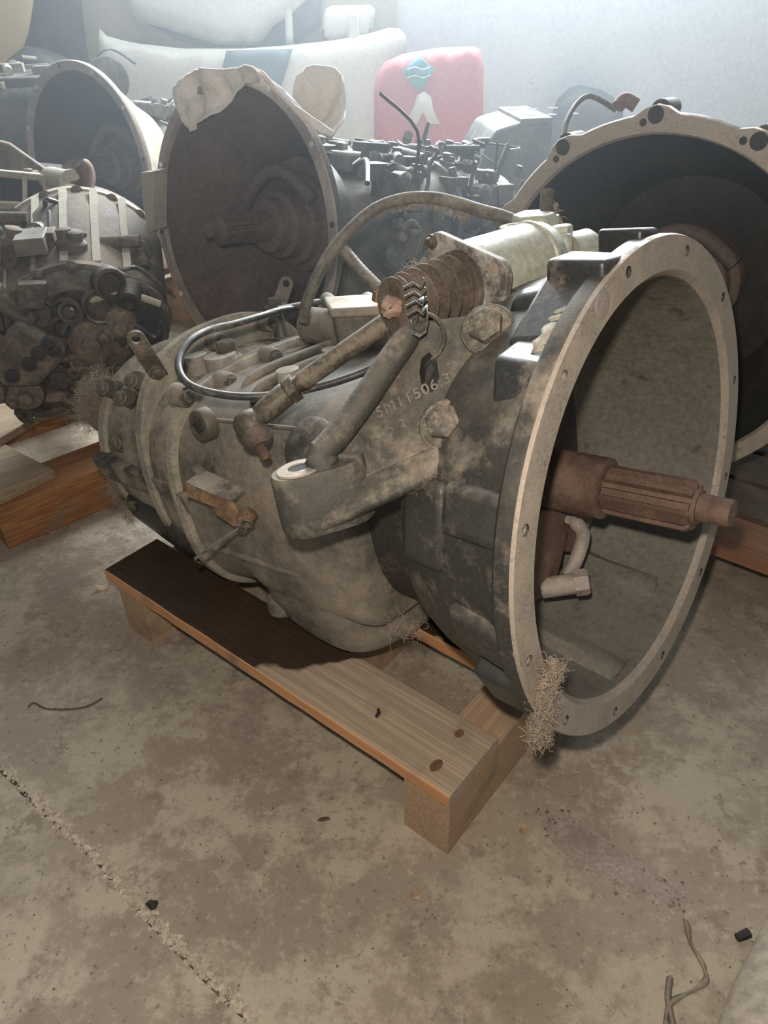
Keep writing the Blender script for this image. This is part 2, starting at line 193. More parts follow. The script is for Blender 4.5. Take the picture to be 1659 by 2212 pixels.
# coordinates in metres: gearbox parts in the gearbox's own frame (x along its shaft), the rest in the room's frame
D = {
 'frame': [(0.2963,0.6952,0.4867),(0.7404,-0.6464,0.1847),(0.6577,0.7533,-0.0),(-0.1391,0.1214,0.9828)],
 'cam': [(0.0,0.0,0.9632),(0.9997,-0.013,-0.0184),(0.0225,0.5748,0.818),(0.0,0.8182,-0.5749)],
 'br_n': [(0.3016,-0.7037,0.6434)],
 'br_out': [(-0.1967,-0.1388,0.2227),(-0.1878,-0.1293,0.229),(-0.1678,-0.1198,0.2299),(-0.1436,-0.1089,0.2305),(-0.121,-0.1013,0.2283),(-0.1027,-0.1015,0.2194),(-0.0893,-0.1097,0.2042),(-0.0867,-0.1186,0.1933),(-0.0885,-0.1438,0.1666),(-0.0922,-0.1631,0.1471),(-0.0984,-0.1867,0.1242),(-0.1067,-0.1973,0.1166),(-0.1282,-0.2115,0.1111),(-0.1545,-0.2331,0.0997),(-0.1819,-0.2542,0.0895),(-0.2048,-0.2698,0.0832),(-0.2261,-0.279,0.0831),(-0.2404,-0.256,0.115),(-0.2324,-0.244,0.1244),(-0.2224,-0.2157,0.1506),(-0.2085,-0.179,0.1842)],
 'br_hole': [(-0.1663,-0.1446,0.2021),(-0.1555,-0.1473,0.1941),(-0.1482,-0.1556,0.1816),(-0.1472,-0.1653,0.1705),(-0.154,-0.1699,0.1686),(-0.1623,-0.1678,0.1748),(-0.1693,-0.1604,0.1862),(-0.1717,-0.1511,0.1975)],
 'br_bolts': [(-0.1165,-0.11,0.2166),(-0.1258,-0.1816,0.1426)],
 'br_strut': [(-0.188,-0.1411,0.2161),(-0.1975,-0.1679,0.1913),(-0.2069,-0.1967,0.1641),(-0.218,-0.226,0.1373),(-0.2274,-0.2453,0.1205),(-0.235,-0.2547,0.1138)],
 'br_lip_in': [(-0.1119,-0.1809,0.1369),(-0.1341,-0.2008,0.1255),(-0.1605,-0.2224,0.1143),(-0.1836,-0.2415,0.1042),(-0.2073,-0.2607,0.0943),(-0.2278,-0.2764,0.0868)],
 'br_lip_top': [(-0.1025,-0.1878,0.128),(-0.1237,-0.2166,0.1142),(-0.1458,-0.2423,0.1043),(-0.1653,-0.264,0.0959),(-0.1826,-0.2813,0.0882),(-0.2072,-0.299,0.0788)],
 'br_lip_bot': [(-0.103,-0.1924,0.117),(-0.1228,-0.22,0.1039),(-0.1448,-0.2461,0.0935),(-0.1646,-0.2673,0.0857),(-0.1819,-0.285,0.0776),(-0.2061,-0.3032,0.0674)],
 'br_text': [(-0.1948,-0.2045,0.1499),(-0.1614,-0.1766,0.1648),(-0.183,-0.211,0.1373),(-0.1683,-0.2009,0.1414)],
 'br_boss': [(-0.2354,-0.2884,0.1234),(-0.25,-0.2959,0.0624),(-0.2194,-0.2655,0.1189)],
 'sv_axis': [(-0.1985,-0.0345,0.2415),(0.1903,0.9815,-0.02)],
 'sv_corners': [(-0.2384,-0.0256,0.2989),(-0.126,-0.048,0.266)],
 'sv_holes': [(-0.2365,-0.0262,0.2875),(-0.1459,-0.0443,0.2609)],
 'hose': [(-0.239,0.1489,0.2711),(-0.2562,0.1395,0.282),(-0.2836,0.1342,0.291),(-0.323,0.1348,0.3026),(-0.3561,0.1245,0.3126),(-0.3972,0.1162,0.3147),(-0.4296,0.0936,0.3075),(-0.4571,0.0656,0.2863),(-0.4783,0.0401,0.2602),(-0.4932,0.0187,0.2306),(-0.5116,0.0091,0.2001),(-0.5257,0.009,0.1761)],
 'elbow': [(-0.4727,0.0629,0.2612),(-0.4624,0.0597,0.2536),(-0.4405,0.0541,0.2378),(-0.4145,0.0459,0.2237),(-0.3943,0.0412,0.2115)],
 'cable': [(-0.5343,0.0124,0.1925),(-0.5219,-0.0328,0.2017),(-0.5094,-0.0808,0.207),(-0.5039,-0.1286,0.2113),(-0.5035,-0.1658,0.2153),(-0.4924,-0.2033,0.215),(-0.4814,-0.231,0.2061),(-0.4669,-0.2482,0.1958),(-0.4457,-0.2567,0.1836),(-0.4224,-0.2517,0.1734),(-0.3947,-0.2352,0.164),(-0.3706,-0.2146,0.1584),(-0.3482,-0.1915,0.1563),(-0.3233,-0.1697,0.1577),(-0.2977,-0.1481,0.162),(-0.273,-0.1255,0.1691),(-0.2447,-0.1101,0.183),(-0.2179,-0.102,0.2001),(-0.2011,-0.0921,0.2118)],
 'lever': [(-0.5326,-0.0278,0.2013),(-0.5296,0.0048,0.1975),(-0.5286,0.0498,0.1912)],
 'rod': [(-0.244,-0.1029,0.2239),(-0.2794,-0.1422,0.1985),(-0.3224,-0.1875,0.1715),(-0.3276,-0.1924,0.1678),(-0.3376,-0.2036,0.1602),(-0.3642,-0.2351,0.1375)],
 'balljoint': [(-0.3674,-0.239,0.1346),(-0.3586,-0.2439,0.1247),(-0.3391,-0.2498,0.1032)],
 'clip': [(-0.1626,-0.1573,0.2383)],
 'post': [(-0.704,0.1075,0.122),(-0.6088,0.0333,0.185)],
 'plugs': [(-0.6622,-0.0401,0.15),(-0.6564,-0.0593,0.136),(-0.7048,-0.0701,0.136),(-0.479,-0.0785,0.135),(-0.4821,0.012,0.135)],
 'seambolts': [(-0.605,-0.0894,0.1099),(-0.605,0.0034,0.1176),(-0.605,0.1062,0.1244),(-0.54,0.0936,0.142),(-0.605,-0.1672,0.1184)],
 'eyelet': [(-0.722,-0.1343,0.1294),(-0.716,-0.1539,0.1869)],
 'eyelet2': [(-0.722,0.133,0.1599),(-0.716,0.1518,0.1893)],
 'towerplate': [(-0.5709,0.097,0.185),(-0.4668,0.1259,0.185),(-0.4051,0.0628,0.185),(-0.4932,0.0342,0.185)],
 'towerbolts': [(-0.5851,0.1258,0.165),(-0.5015,0.1344,0.165)],
 'rearbolts': [(-0.7919,-0.165,0.0876),(-0.7595,-0.155,0.1137),(-0.8347,-0.178,0.0112),(-0.8629,-0.172,-0.1099),(-0.8714,-0.15,0.0892)],
 'sideplug': [(-0.529,-0.203,0.0941)],
 'ledge': [(-0.9099,-0.1945,-0.0201),(-0.8106,-0.194,-0.0261),(-0.6124,-0.2159,-0.0247)],
 'railbracket': [(-0.5636,-0.2323,0.016),(-0.4718,-0.2274,0.0045),(-0.4446,-0.2331,-0.0185),(-0.4538,-0.2449,-0.0216),(-0.4911,-0.2441,-0.0127),(-0.4996,-0.2391,-0.0051),(-0.5569,-0.2397,-0.0031)],
 'railnut': [(-0.4536,-0.2309,-0.0248)],
 'tie': [(-0.436,-0.2475,-0.0171),(-0.446,-0.2713,-0.0242),(-0.4674,-0.3059,-0.0409)],
 'cdisc': [(-0.5758,-0.208,0.0019),(-0.6918,-0.125,-0.2238),(-0.6411,-0.12,-0.2248),(-0.6032,-0.115,-0.2218)],
 'fit1': [(-0.2211,0.1533,0.274),(-0.214,0.1789,0.2875),(-0.2174,0.1863,0.3018),(-0.2274,0.1149,0.2748),(-0.2107,0.169,0.2699)],
 'fit2': [(-0.1718,0.1374,0.2394),(-0.1646,0.1596,0.2481)],
 'fork': [(-0.0767,-0.0498,-0.0199),(-0.0703,-0.0822,-0.0502),(-0.0488,-0.1007,-0.061),(-0.0727,-0.0149,-0.0436)],
 'smear_n': [(-0.0681,-0.5406,0.8385)],
 'smear0': [(-0.0456,-0.1434,0.2217),(-0.0428,-0.1418,0.223),(-0.0395,-0.1368,0.2264),(-0.0427,-0.1322,0.2292),(-0.0415,-0.1288,0.2314),(-0.036,-0.1257,0.2339),(-0.0282,-0.126,0.2344),(-0.0227,-0.1362,0.2282),(-0.0284,-0.1399,0.2254),(-0.0198,-0.1407,0.2256),(-0.0186,-0.144,0.2235),(-0.0253,-0.1455,0.222),(-0.0331,-0.1475,0.2201),(-0.0324,-0.1498,0.2187),(-0.0212,-0.1488,0.2202),(-0.0197,-0.1516,0.2185),(-0.0333,-0.1536,0.2161),(-0.0405,-0.1557,0.2142),(-0.0412,-0.1502,0.2177)],
 'smear1': [(-0.0389,-0.117,0.2393),(-0.0371,-0.1137,0.2416),(-0.0301,-0.11,0.2445),(-0.0214,-0.1099,0.2452),(-0.0232,-0.1121,0.2437),(-0.0298,-0.1152,0.2412),(-0.0358,-0.1172,0.2394)],
 'smear2': [(-0.0401,-0.1204,0.237),(-0.0319,-0.1179,0.2393),(-0.0245,-0.1174,0.2402),(-0.0212,-0.1193,0.2393),(-0.0264,-0.1215,0.2374),(-0.0297,-0.1231,0.2361),(-0.0363,-0.1251,0.2343),(-0.041,-0.1232,0.2351)],
 'smear3': [(-0.0267,-0.1277,0.2334),(-0.0267,-0.1255,0.2348),(-0.0202,-0.1224,0.2373),(-0.0185,-0.1233,0.2369),(-0.0216,-0.1262,0.2347)],
 'fz_bell': [(0.0137,-0.2393,-0.0612),(0.0076,-0.2436,-0.0865),(0.0035,-0.2457,-0.1137),(-0.0026,-0.2466,-0.1409),(-0.0047,-0.2473,-0.1605)],
 'fz_left': [(-0.8415,-0.1905,0.0851),(-0.8721,-0.1824,0.0946),(-0.8819,-0.1957,0.0904),(-0.8942,-0.2033,0.0756)],
 'fz_sump': [(-0.2376,-0.202,-0.1308),(-0.2258,-0.1953,-0.138),(-0.2128,-0.1847,-0.1418)],
 'fz_servo': [(-0.2378,-0.0474,0.2673),(-0.2415,-0.0545,0.263),(-0.2482,-0.0635,0.2602)],
 'fz_stud': [(-0.2097,0.1827,0.2866),(-0.2054,0.1773,0.2736),(-0.2014,0.1753,0.2654)],
 'fz_lip': [(-0.1276,-0.215,0.1057),(-0.122,-0.2147,0.0985),(-0.1262,-0.2212,0.0956)],
 'fz_hose': [(-0.432,0.0844,0.2986),(-0.3949,0.1112,0.3048),(-0.3537,0.1193,0.3024),(-0.3201,0.1282,0.2899),(-0.3014,0.1273,0.2847)],
 'fz_tip': [(-0.2307,-0.1177,0.2505),(-0.2272,-0.1208,0.2416)],
 'w_visor': [(-1.0694,3.5,0.8354),(-1.048,3.5,0.8106),(-0.99,3.5,0.7941),(-0.9237,3.5,0.7804),(-0.7446,3.5,0.7614),(-0.5254,3.5,0.7572),(-0.3416,3.5,0.7646),(-0.1579,3.5,0.7781),(-0.0296,3.5,0.7957),(0.0616,3.5,0.8155),(0.1015,3.5,0.8132),(0.1268,3.5,0.7912),(0.1341,3.5,0.7539),(0.1192,3.5,0.7069),(0.0928,3.5,0.643),(0.0761,3.5,0.0),(-1.1598,3.5,0.0),(-1.1146,3.5,0.6989)],
 'w_patch': [(-0.577,3.5,0.755),(-0.3167,3.5,0.7563),(-0.3446,3.5,0.6919),(-0.3967,3.5,0.5783),(-0.4238,3.5,0.4991),(-0.6826,3.5,0.5043),(-0.6167,3.5,0.6569)],
 'w_hood': [(-0.9085,3.53,1.204),(-0.9516,3.53,0.9253),(-0.9432,3.53,0.8804),(-0.9152,3.53,0.8587),(-0.7425,3.53,0.8094),(-0.6198,3.53,0.7728),(-0.4638,3.53,0.7683),(-0.43,3.53,0.7911),(-0.3927,3.53,0.832),(-0.3164,3.53,0.8716),(-0.259,3.53,0.9124),(-0.1694,3.53,1.1909)],
 'w_under': [(-0.8865,3.55,0.8452),(-0.6235,3.55,0.7702),(-0.4324,3.55,0.7901),(-0.3949,3.55,0.8313),(-0.3182,3.55,0.8711),(-0.2698,3.55,0.9078),(-0.1847,3.55,0.9696),(-0.2126,3.55,0.8201),(-0.3095,3.55,0.7594),(-0.4602,3.55,0.7401),(-0.627,3.55,0.7465),(-0.7864,3.55,0.7922)],
 'w_bar': [(-0.3356,3.52,1.0011),(-0.3075,3.52,1.0006),(-0.3179,3.52,0.7614),(-0.3473,3.52,0.7619)],
 'w_stripe': [(-0.2178,3.565,0.7568),(-0.2041,3.565,0.8502),(-0.1875,3.565,0.8804),(-0.1633,3.565,0.8905),(-0.0088,3.565,0.8906),(0.009,3.565,0.8767),(0.0001,3.565,0.8155),(-0.0127,3.565,0.7529)],
 'w_red': [(-0.0114,3.37,0.0),(-0.0022,3.37,0.6012),(0.0085,3.37,0.6643),(0.0399,3.37,0.7102),(0.1113,3.37,0.7363),(0.2528,3.37,0.7548),(0.3853,3.37,0.7552),(0.4071,3.37,0.7442),(0.4232,3.37,0.6796),(0.4516,3.37,0.0)],
 'w_diamond': [(0.1734,3.37,0.7336),(0.233,3.37,0.6833),(0.1744,3.37,0.6105),(0.1075,3.37,0.6811)],
 'w_mark': [(0.1289,3.37,0.5171),(0.1565,3.37,0.5657),(0.1654,3.37,0.5978),(0.1926,3.37,0.6133),(0.2202,3.37,0.5935),(0.2302,3.37,0.548),(0.259,3.37,0.4979),(0.2125,3.37,0.4988),(0.1898,3.37,0.5406),(0.1661,3.37,0.4998)],
 'w_grey': [(0.7218,3.48,0.0),(0.73,3.48,0.4991),(0.7482,3.48,0.5578),(0.7871,3.48,0.5952),(0.8306,3.48,0.6075),(0.9238,3.48,0.5859),(1.0167,3.48,0.5357),(1.096,3.48,0.0)],
 'w_beige': [(-1.4927,3.4,1.206),(-1.1599,3.4,1.2001),(-1.2591,3.4,0.9331),(-1.3054,3.4,0.8323),(-1.3395,3.4,0.7881),(-1.4512,3.4,0.0),(-1.7101,3.4,0.0)],
 'w_dark': [(-1.2303,3.48,1.2064),(-1.0813,3.48,1.2038),(-1.2019,3.48,0.0),(-1.286,3.48,0.0),(-1.362,3.48,0.7838),(-1.3354,3.48,0.8443)],
 'w_fender': [(-1.5525,3.38,0.0),(-1.4499,3.38,0.692),(-1.4014,3.38,0.745),(-1.3229,3.38,0.7889),(-1.2474,3.38,0.7754),(-1.1638,3.38,0.7435),(-1.248,3.38,0.0)],
 'w_joint': [(-1.1506,3.6,1.0743),(-1.3152,3.6,0.4357),(0.0954,3.6,1.0518),(0.0895,3.6,0.407)],
 'rag1': [(-0.3926,1.6721,0.7778),(-0.3864,1.6767,0.8026),(-0.3594,1.6572,0.8271),(-0.3239,1.6277,0.8387),(-0.2854,1.5933,0.8385),(-0.2441,1.5571,0.8421),(-0.2219,1.5384,0.8481),(-0.2029,1.521,0.8456),(-0.187,1.5045,0.8335),(-0.2015,1.5156,0.8236),(-0.2296,1.5401,0.8204),(-0.2554,1.56,0.8043),(-0.2911,1.5805,0.7726),(-0.3264,1.609,0.7564),(-0.3425,1.6218,0.7479),(-0.3462,1.6231,0.7381),(-0.3602,1.6345,0.7319),(-0.3721,1.6467,0.7402),(-0.3827,1.6593,0.7566)],
 'rag2': [(-0.2135,1.5363,0.8474),(-0.1916,1.5152,0.8396),(-0.168,1.4978,0.8162),(-0.1358,1.4726,0.7915),(-0.0958,1.4463,0.7698),(-0.0707,1.4345,0.7545),(-0.0744,1.4364,0.7471),(-0.0968,1.444,0.7529),(-0.1246,1.4583,0.7688),(-0.1523,1.4795,0.7931),(-0.1804,1.5008,0.8162)],
 'sidepl': [(-0.4781,1.6541,0.656),(-0.4449,1.6338,0.6618),(-0.4515,1.5759,0.5621),(-0.4659,1.5837,0.5558),(-0.478,1.6285,0.6021)],
 'ldisc': [(-0.8247,2.6857,0.7326)],
 'rag3': [(-0.1559,1.6845,0.8036),(-0.152,1.6917,0.8138),(-0.1383,1.6957,0.8195),(-0.1335,1.7019,0.8283),(-0.1062,1.7072,0.8359),(-0.0774,1.7058,0.8339),(-0.0633,1.6947,0.8181),(-0.0602,1.6817,0.7996),(-0.0572,1.6661,0.7774),(-0.0596,1.6306,0.7442),(-0.0708,1.6194,0.7283),(-0.0848,1.6033,0.7228),(-0.0953,1.6076,0.7289),(-0.1164,1.6135,0.7373),(-0.1392,1.6352,0.7508),(-0.1579,1.6544,0.7608),(-0.1638,1.6675,0.7793)],
 'engineblock': [(0.3171,2.5075,0.6182),(0.545,2.5046,0.614),(0.5307,2.3156,0.3451),(0.3097,2.3185,0.3492),(0.4235,2.575,0.6272),(0.5908,2.7972,0.5955)],
 'jointline': [(-0.5901,0.7182,0.0),(-0.5296,0.669,0.0),(-0.4643,0.6159,0.0),(-0.4059,0.5734,0.0),(-0.3471,0.5182,0.0),(-0.2946,0.4733,0.0),(-0.2398,0.4289,-0.0),(-0.1649,0.3674,0.0)],
 'ridge2': [(0.2253,0.6203,0.0),(0.2596,0.5708,0.0),(0.3007,0.5373,0.0),(0.3711,0.493,0.0)],
 'twig': [(-0.5904,0.8358,0.0),(-0.5833,0.8433,0.0),(-0.5599,0.831,0.0),(-0.5286,0.8282,0.0),(-0.4993,0.8312,0.0),(-0.4831,0.8405,0.0),(-0.4729,0.85,0.0)],
 'bits': [(0.0297,0.5096,0.0),(-0.308,0.5053,0.0),(-0.5529,1.1329,0.0),(-0.0942,0.621,0.0),(0.1823,0.5965,0.0),(0.2177,0.8597,0.0),(-0.4984,0.5856,0.0),(-0.4228,0.5771,0.0),(-0.2004,0.6606,0.0),(0.0641,0.4767,0.0),(0.2462,0.7464,0.0),(-0.1384,0.6822,0.0),(-0.6021,0.884,0.0),(-0.3825,0.8184,0.0),(0.0137,0.5314,0.0),(-0.0854,0.7213,0.0),(-0.2261,0.5496,0.0),(-0.3363,0.4362,0.0)],
 'film': [(0.3614,0.473,0.0),(0.3586,0.448,0.0),(0.3633,0.4214,-0.0),(0.3633,0.406,0.0),(0.342,0.3915,-0.0),(0.3149,0.3824,0.0),(0.3003,0.3582,0.0)],
 'film2': [(0.3201,0.4069,-0.0),(0.3101,0.3825,0.0),(0.307,0.3498,0.0)],
 'cornerobj': [(0.4738,0.479,0.0),(0.4327,0.4356,0.0),(0.3945,0.3954,0.0),(0.3556,0.3489,-0.0)],
 'darkbit': [(0.4175,0.4467,0.0),(0.4337,0.4518,0.0)],
 'beamL': [(-0.7735,1.2703,0.1272),(-0.545,1.2477,0.2168),(-0.7655,1.198,0.0591)],
 'w_mar': [(-0.2045,3.565,0.8162),(-0.0036,3.565,0.8155),(-0.0102,3.565,0.7781),(-0.2088,3.565,0.7788)],
 'w_strut': [(-0.0898,3.565,0.8664),(-0.0551,3.565,0.8657),(-0.0532,3.565,0.7695),(-0.1015,3.565,0.7704)],
 'gr_pipe': [(0.3171,1.3965,0.7416),(0.325,1.4246,0.7642),(0.3475,1.4637,0.785),(0.3706,1.4825,0.7944),(0.3975,1.4889,0.7861),(0.4247,1.4904,0.7709)],
 'gr_lug': [(0.4289,1.4941,0.7762),(0.4414,1.501,0.786),(0.4616,1.4947,0.7769)],
 'lg_base': [(-0.6044,1.3241,0.134)],
 'lg_arc': [(-0.7396,1.3558,0.4576),(-0.7126,1.3851,0.4993),(-0.6685,1.4142,0.5407),(-0.6163,1.4294,0.5622),(-0.5645,1.4336,0.5683),(-0.5047,1.4245,0.5553),(-0.4538,1.4065,0.5297),(-0.4116,1.3837,0.4973),(-0.3869,1.3562,0.4581)],
 'lg_mouth': [(-0.6104,1.3591,0.4622),(-0.5839,1.3785,0.4899),(-0.5403,1.3928,0.5102),(-0.4972,1.3962,0.515),(-0.4458,1.3906,0.507),(-0.4076,1.3762,0.4866),(-0.4026,1.3514,0.4514),(-0.4224,1.3294,0.4201),(-0.4744,1.3178,0.4034),(-0.543,1.3236,0.4117),(-0.5854,1.339,0.4336)],
 'lg_lip': [(-0.6085,1.364,0.4692),(-0.5751,1.3833,0.4968),(-0.5317,1.3937,0.5114),(-0.4885,1.3971,0.5163),(-0.4458,1.3906,0.507),(-0.4075,1.3787,0.4901)],
 'lg_block': [(-0.6523,1.3883,0.5038),(-0.5975,1.3589,0.462),(-0.5763,1.3512,0.451),(-0.5812,1.3364,0.43),(-0.6297,1.3049,0.3852),(-0.694,1.3107,0.3934),(-0.697,1.3454,0.4427),(-0.6741,1.3797,0.4915)],
 'lg_blockholes': [(-0.6237,1.3494,0.4484),(-0.5978,1.3515,0.4514),(-0.6414,1.3372,0.4311),(-0.6719,1.3253,0.4141),(-0.6061,1.359,0.4621)],
 'lg_round': [(-0.5336,1.3432,0.4397),(-0.4813,1.3623,0.4669),(-0.5118,1.3529,0.4534),(-0.6563,1.2855,0.3575),(-0.678,1.2808,0.3509)],
 'lg_wire': [(-0.5409,1.378,0.4891),(-0.5197,1.3688,0.476),(-0.481,1.3698,0.4774),(-0.4471,1.357,0.4592),(-0.4176,1.3417,0.4376),(-0.4082,1.3614,0.4655)],
 'lg_pipe': [(-0.6424,1.6274,0.5832),(-0.6361,1.5619,0.5769),(-0.6152,1.5047,0.5651),(-0.5678,1.4658,0.5619),(-0.5117,1.4498,0.5566),(-0.4598,1.4366,0.5378)],
 'lg_frame': [(-0.8682,1.759,0.6487),(-0.6846,1.7469,0.6314),(-0.6859,1.7126,0.5826),(-0.8698,1.7178,0.5901)],
 'lg_gusset': [(-0.8677,1.842,0.6972),(-0.8271,1.8385,0.6923),(-0.8068,1.8353,0.6878),(-0.7185,1.7978,0.6344),(-0.7188,1.7902,0.6236),(-0.8697,1.7922,0.6264)],
 'lg_cyl': [(-0.7063,1.7646,0.6218),(-0.6441,1.7153,0.6213),(-0.6263,1.7072,0.6272),(-0.6046,1.7029,0.6385),(-0.5997,1.67,0.6089),(-0.5842,1.641,0.5851)],
 'lg_topbolts': [(-0.7214,1.6372,0.5798),(-0.7563,1.7751,0.6368),(-0.6362,1.5592,0.5731)],
 'lg_rings': [(-0.5683,1.5753,0.5612),(-0.6333,1.6191,0.5714)],
 'lg_eye': [(-0.4488,1.4515,0.5242),(-0.4575,1.4796,0.5468)],
 'fl_base': [(-1.3363,3.0259,0.0)],
 'fl_top': [(-1.2163,2.8259,0.7234)],
 'eb_top': [(0.3241,2.5633,0.6105),(0.5571,2.5602,0.6062)],
 'eb_base': [(0.3241,2.5633,0.0)],
 'lp_plankA': [(-0.7051,1.3816,0.122),(-0.873,1.5126,0.122),(-1.1443,1.7234,0.122),(-0.9233,1.2112,0.122),(-0.8476,1.2239,0.122),(-0.7818,1.2868,0.122)],
 'lp_plankB': [(-0.785,1.6611,0.142),(-0.8591,1.4937,0.142),(-0.9378,1.3322,0.142),(-1.128,1.7288,0.142),(-0.942,1.6989,0.142)],
 'lp_bearer': [(-0.7911,1.2642,0.0),(-0.6283,1.4099,-0.0),(-0.672,1.6423,0.0),(-0.8802,1.4631,0.0)],
 'lp_bearer2': [(-0.9042,1.8772,0.0),(-0.7678,1.7659,0.0)],
}
# ---------------------------------------------------------------- mesh helpers
def basis(d):
    d = V(d).normalized()
    a = V((0, 0, 1)) if abs(d.z) < 0.9 else V((1, 0, 0))
    x = a.cross(d).normalized(); y = d.cross(x)
    return x, y, d
class MB:
    def __init__(s): s.v = []; s.f = []; s.mi = []; s.cm = 0
    def add(s, vs, fs):
        o = len(s.v); s.v += [tuple(p) for p in vs]
        for f in fs: s.f.append(tuple(o + i for i in f)); s.mi.append(s.cm)
        return s
    def rings(s, rr, close=True, caps=True):
        """skin a list of equal rings"""
        n = len(rr[0]); vs = [p for r in rr for p in r]; fs = []
        for k in range(len(rr) - 1):
            for i in range(n if close else n - 1):
                j = (i + 1) % n
                fs.append((k * n + i, k * n + j, (k + 1) * n + j, (k + 1) * n + i))
        if caps and close:
            fs.append(tuple(range(n))[::-1]); fs.append(tuple((len(rr) - 1) * n + i for i in range(n)))
        return s.add(vs, fs)
    def lathe(s, o, d, prof, seg=48, caps=True, closed=False):
        x, y, d = basis(d); o = V(o); rr = []
        for t, r in prof + ([prof[0]] if closed else []):
            r = max(r, 1e-5)
            rr.append([o + d * t + (x * math.cos(2 * math.pi * i / seg) + y * math.sin(2 * math.pi * i / seg)) * r for i in range(seg)])
        return s.rings(rr, True, caps and not closed)
    def cyl(s, a, b, r0, r1=None, seg=24):
        a, b = V(a), V(b); r1 = r0 if r1 is None else r1
        return s.lathe(a, b - a, [(0, r0), ((b - a).length, r1)], seg)
    def tube(s, path, r, seg=12, caps=True):
        P = [V(p) for p in path]; rr = []; x = None
        for i, p in enumerate(P):
            t = (P[min(i + 1, len(P) - 1)] - P[max(i - 1, 0)]).normalized()
            if x is None: x = basis(t)[0]
            x = (x - t * x.dot(t)).normalized(); y = t.cross(x)
            q = r[i] if isinstance(r, (list, tuple)) else r
            rr.append([p + (x * math.cos(2 * math.pi * k / seg) + y * math.sin(2 * math.pi * k / seg)) * q for k in range(seg)])
        return s.rings(rr, True, caps)
    def box(s, c, ax, ay, az):
        """centre and three half-axis vectors"""
        c, ax, ay, az = V(c), V(ax), V(ay), V(az)
        vs = [c + ax * i + ay * j + az * k for i in (-1, 1) for j in (-1, 1) for k in (-1, 1)]
        return s.add(vs, [(0, 1, 3, 2), (4, 6, 7, 5), (0, 4, 5, 1), (2, 3, 7, 6), (0, 2, 6, 4), (1, 5, 7, 3)])
    def prism(s, poly, off):
        """polygon in space given a thickness vector"""
        P = [V(p) for p in poly]; off = V(off); n = len(P)
        nn = sum(((P[i] - P[0]).cross(P[(i + 1) % n] - P[0]) for i in range(1, n - 1)), V((0, 0, 0)))
        if nn.dot(off) > 0: P = P[::-1]
        vs = P + [p + off for p in P]
        return s.add(vs, [tuple(range(n)), tuple(range(2 * n - 1, n - 1, -1))] + [(i, i + n, (i + 1) % n + n, (i + 1) % n) for i in range(n)])
    def hexa(s, o, d, r, h, seg=6):
        return s.lathe(o, d, [(0, r * 0.97), (h * 0.8, r * 0.97), (h, r * 0.82)], seg)
    def build(s, name, m, parent=None, smooth=40, bevel=0, seg=2, off=None, sub=0, solid=0):
        me = bpy.data.meshes.new(name)
        vs = s.v if off is None else [(p[0] - off[0], p[1] - off[1], p[2] - off[2]) for p in s.v]
        me.from_pydata(vs, [], s.f); me.update()
        bm = bmesh.new(); bm.from_mesh(me); bmesh.ops.recalc_face_normals(bm, faces=bm.faces); bm.to_mesh(me); bm.free()
        for q in (m if isinstance(m, list) else [m]): me.materials.append(q)
        if isinstance(m, list):
            for i, p in enumerate(me.polygons): p.material_index = s.mi[i]
        me.shade_smooth()
        if smooth: me.set_sharp_from_angle(angle=math.radians(smooth))
        o = bpy.data.objects.new(name, me); col.objects.link(o)
        if parent: o.parent = parent
        if solid:
            md = o.modifiers.new('s', 'SOLIDIFY'); md.thickness = solid; md.offset = 0
        if bevel:
            md = o.modifiers.new('b', 'BEVEL'); md.width = bevel; md.segments = seg; md.limit_method = 'ANGLE'; md.angle_limit = math.radians(35)
            md.harden_normals = False
        if sub:
            md = o.modifiers.new('u', 'SUBSURF'); md.levels = sub; md.render_levels = sub
        return o
def cut(o, mb, parent=None, off=None):
    """boolean difference, baked into the mesh"""
    c = mb.build('cutter', o.data.materials[0], parent, off=off)
    md = o.modifiers.new('c', 'BOOLEAN'); md.operation = 'DIFFERENCE'; md.solver = 'EXACT'; md.object = c
    bpy.context.view_layer.update()
    me = bpy.data.meshes.new_from_object(o.evaluated_get(bpy.context.evaluated_depsgraph_get()))
    o.modifiers.clear(); o.data = me
    me.shade_smooth(); me.set_sharp_from_angle(angle=math.radians(40))
    bpy.data.objects.remove(c)
    return o
def lab(o, label=None, cat=None, group=None, kind=None):
    for k, q in (('label', label), ('category', cat), ('group', group), ('kind', kind)):
        if q: o[k] = q
    return o
def empty(name, loc, rot=None, label=None, cat=None, group=None):
    o = bpy.data.objects.new(name, None); col.objects.link(o); o.empty_display_size = 0.05
    mw = Matrix.Translation(V(loc))
    if rot is not None: mw = mw @ rot.to_4x4()
    o.matrix_world = mw
    return lab(o, label, cat, group)
def copy_obj(o, parent, loc, d=None, spin=0.0, name=None, s=1.0):
    c = o.copy(); col.objects.link(c); c.parent = parent; c.location = loc
    if name: c.name = name
    if d is not None:
        c.rotation_mode = 'QUATERNION'; c.rotation_quaternion = V(d).to_track_quat('Z', 'Y') @ Matrix.Rotation(spin, 3, 'Z').to_quaternion()
    c.scale = (s, s, s)
    return c
def smooth_path(pts, n=6):
    P = [V(p) for p in pts]; out = []
    for i in range(len(P) - 1):
        p0, p1, p2, p3 = P[max(i - 1, 0)], P[i], P[i + 1], P[min(i + 2, len(P) - 1)]
        for k in range(n):
            t = k / n
            out.append(0.5 * ((2 * p1) + (p2 - p0) * t + (2 * p0 - 5 * p1 + 4 * p2 - p3) * t * t + (3 * p1 - p0 - 3 * p2 + p3) * t ** 3))
    return out + [P[-1]]
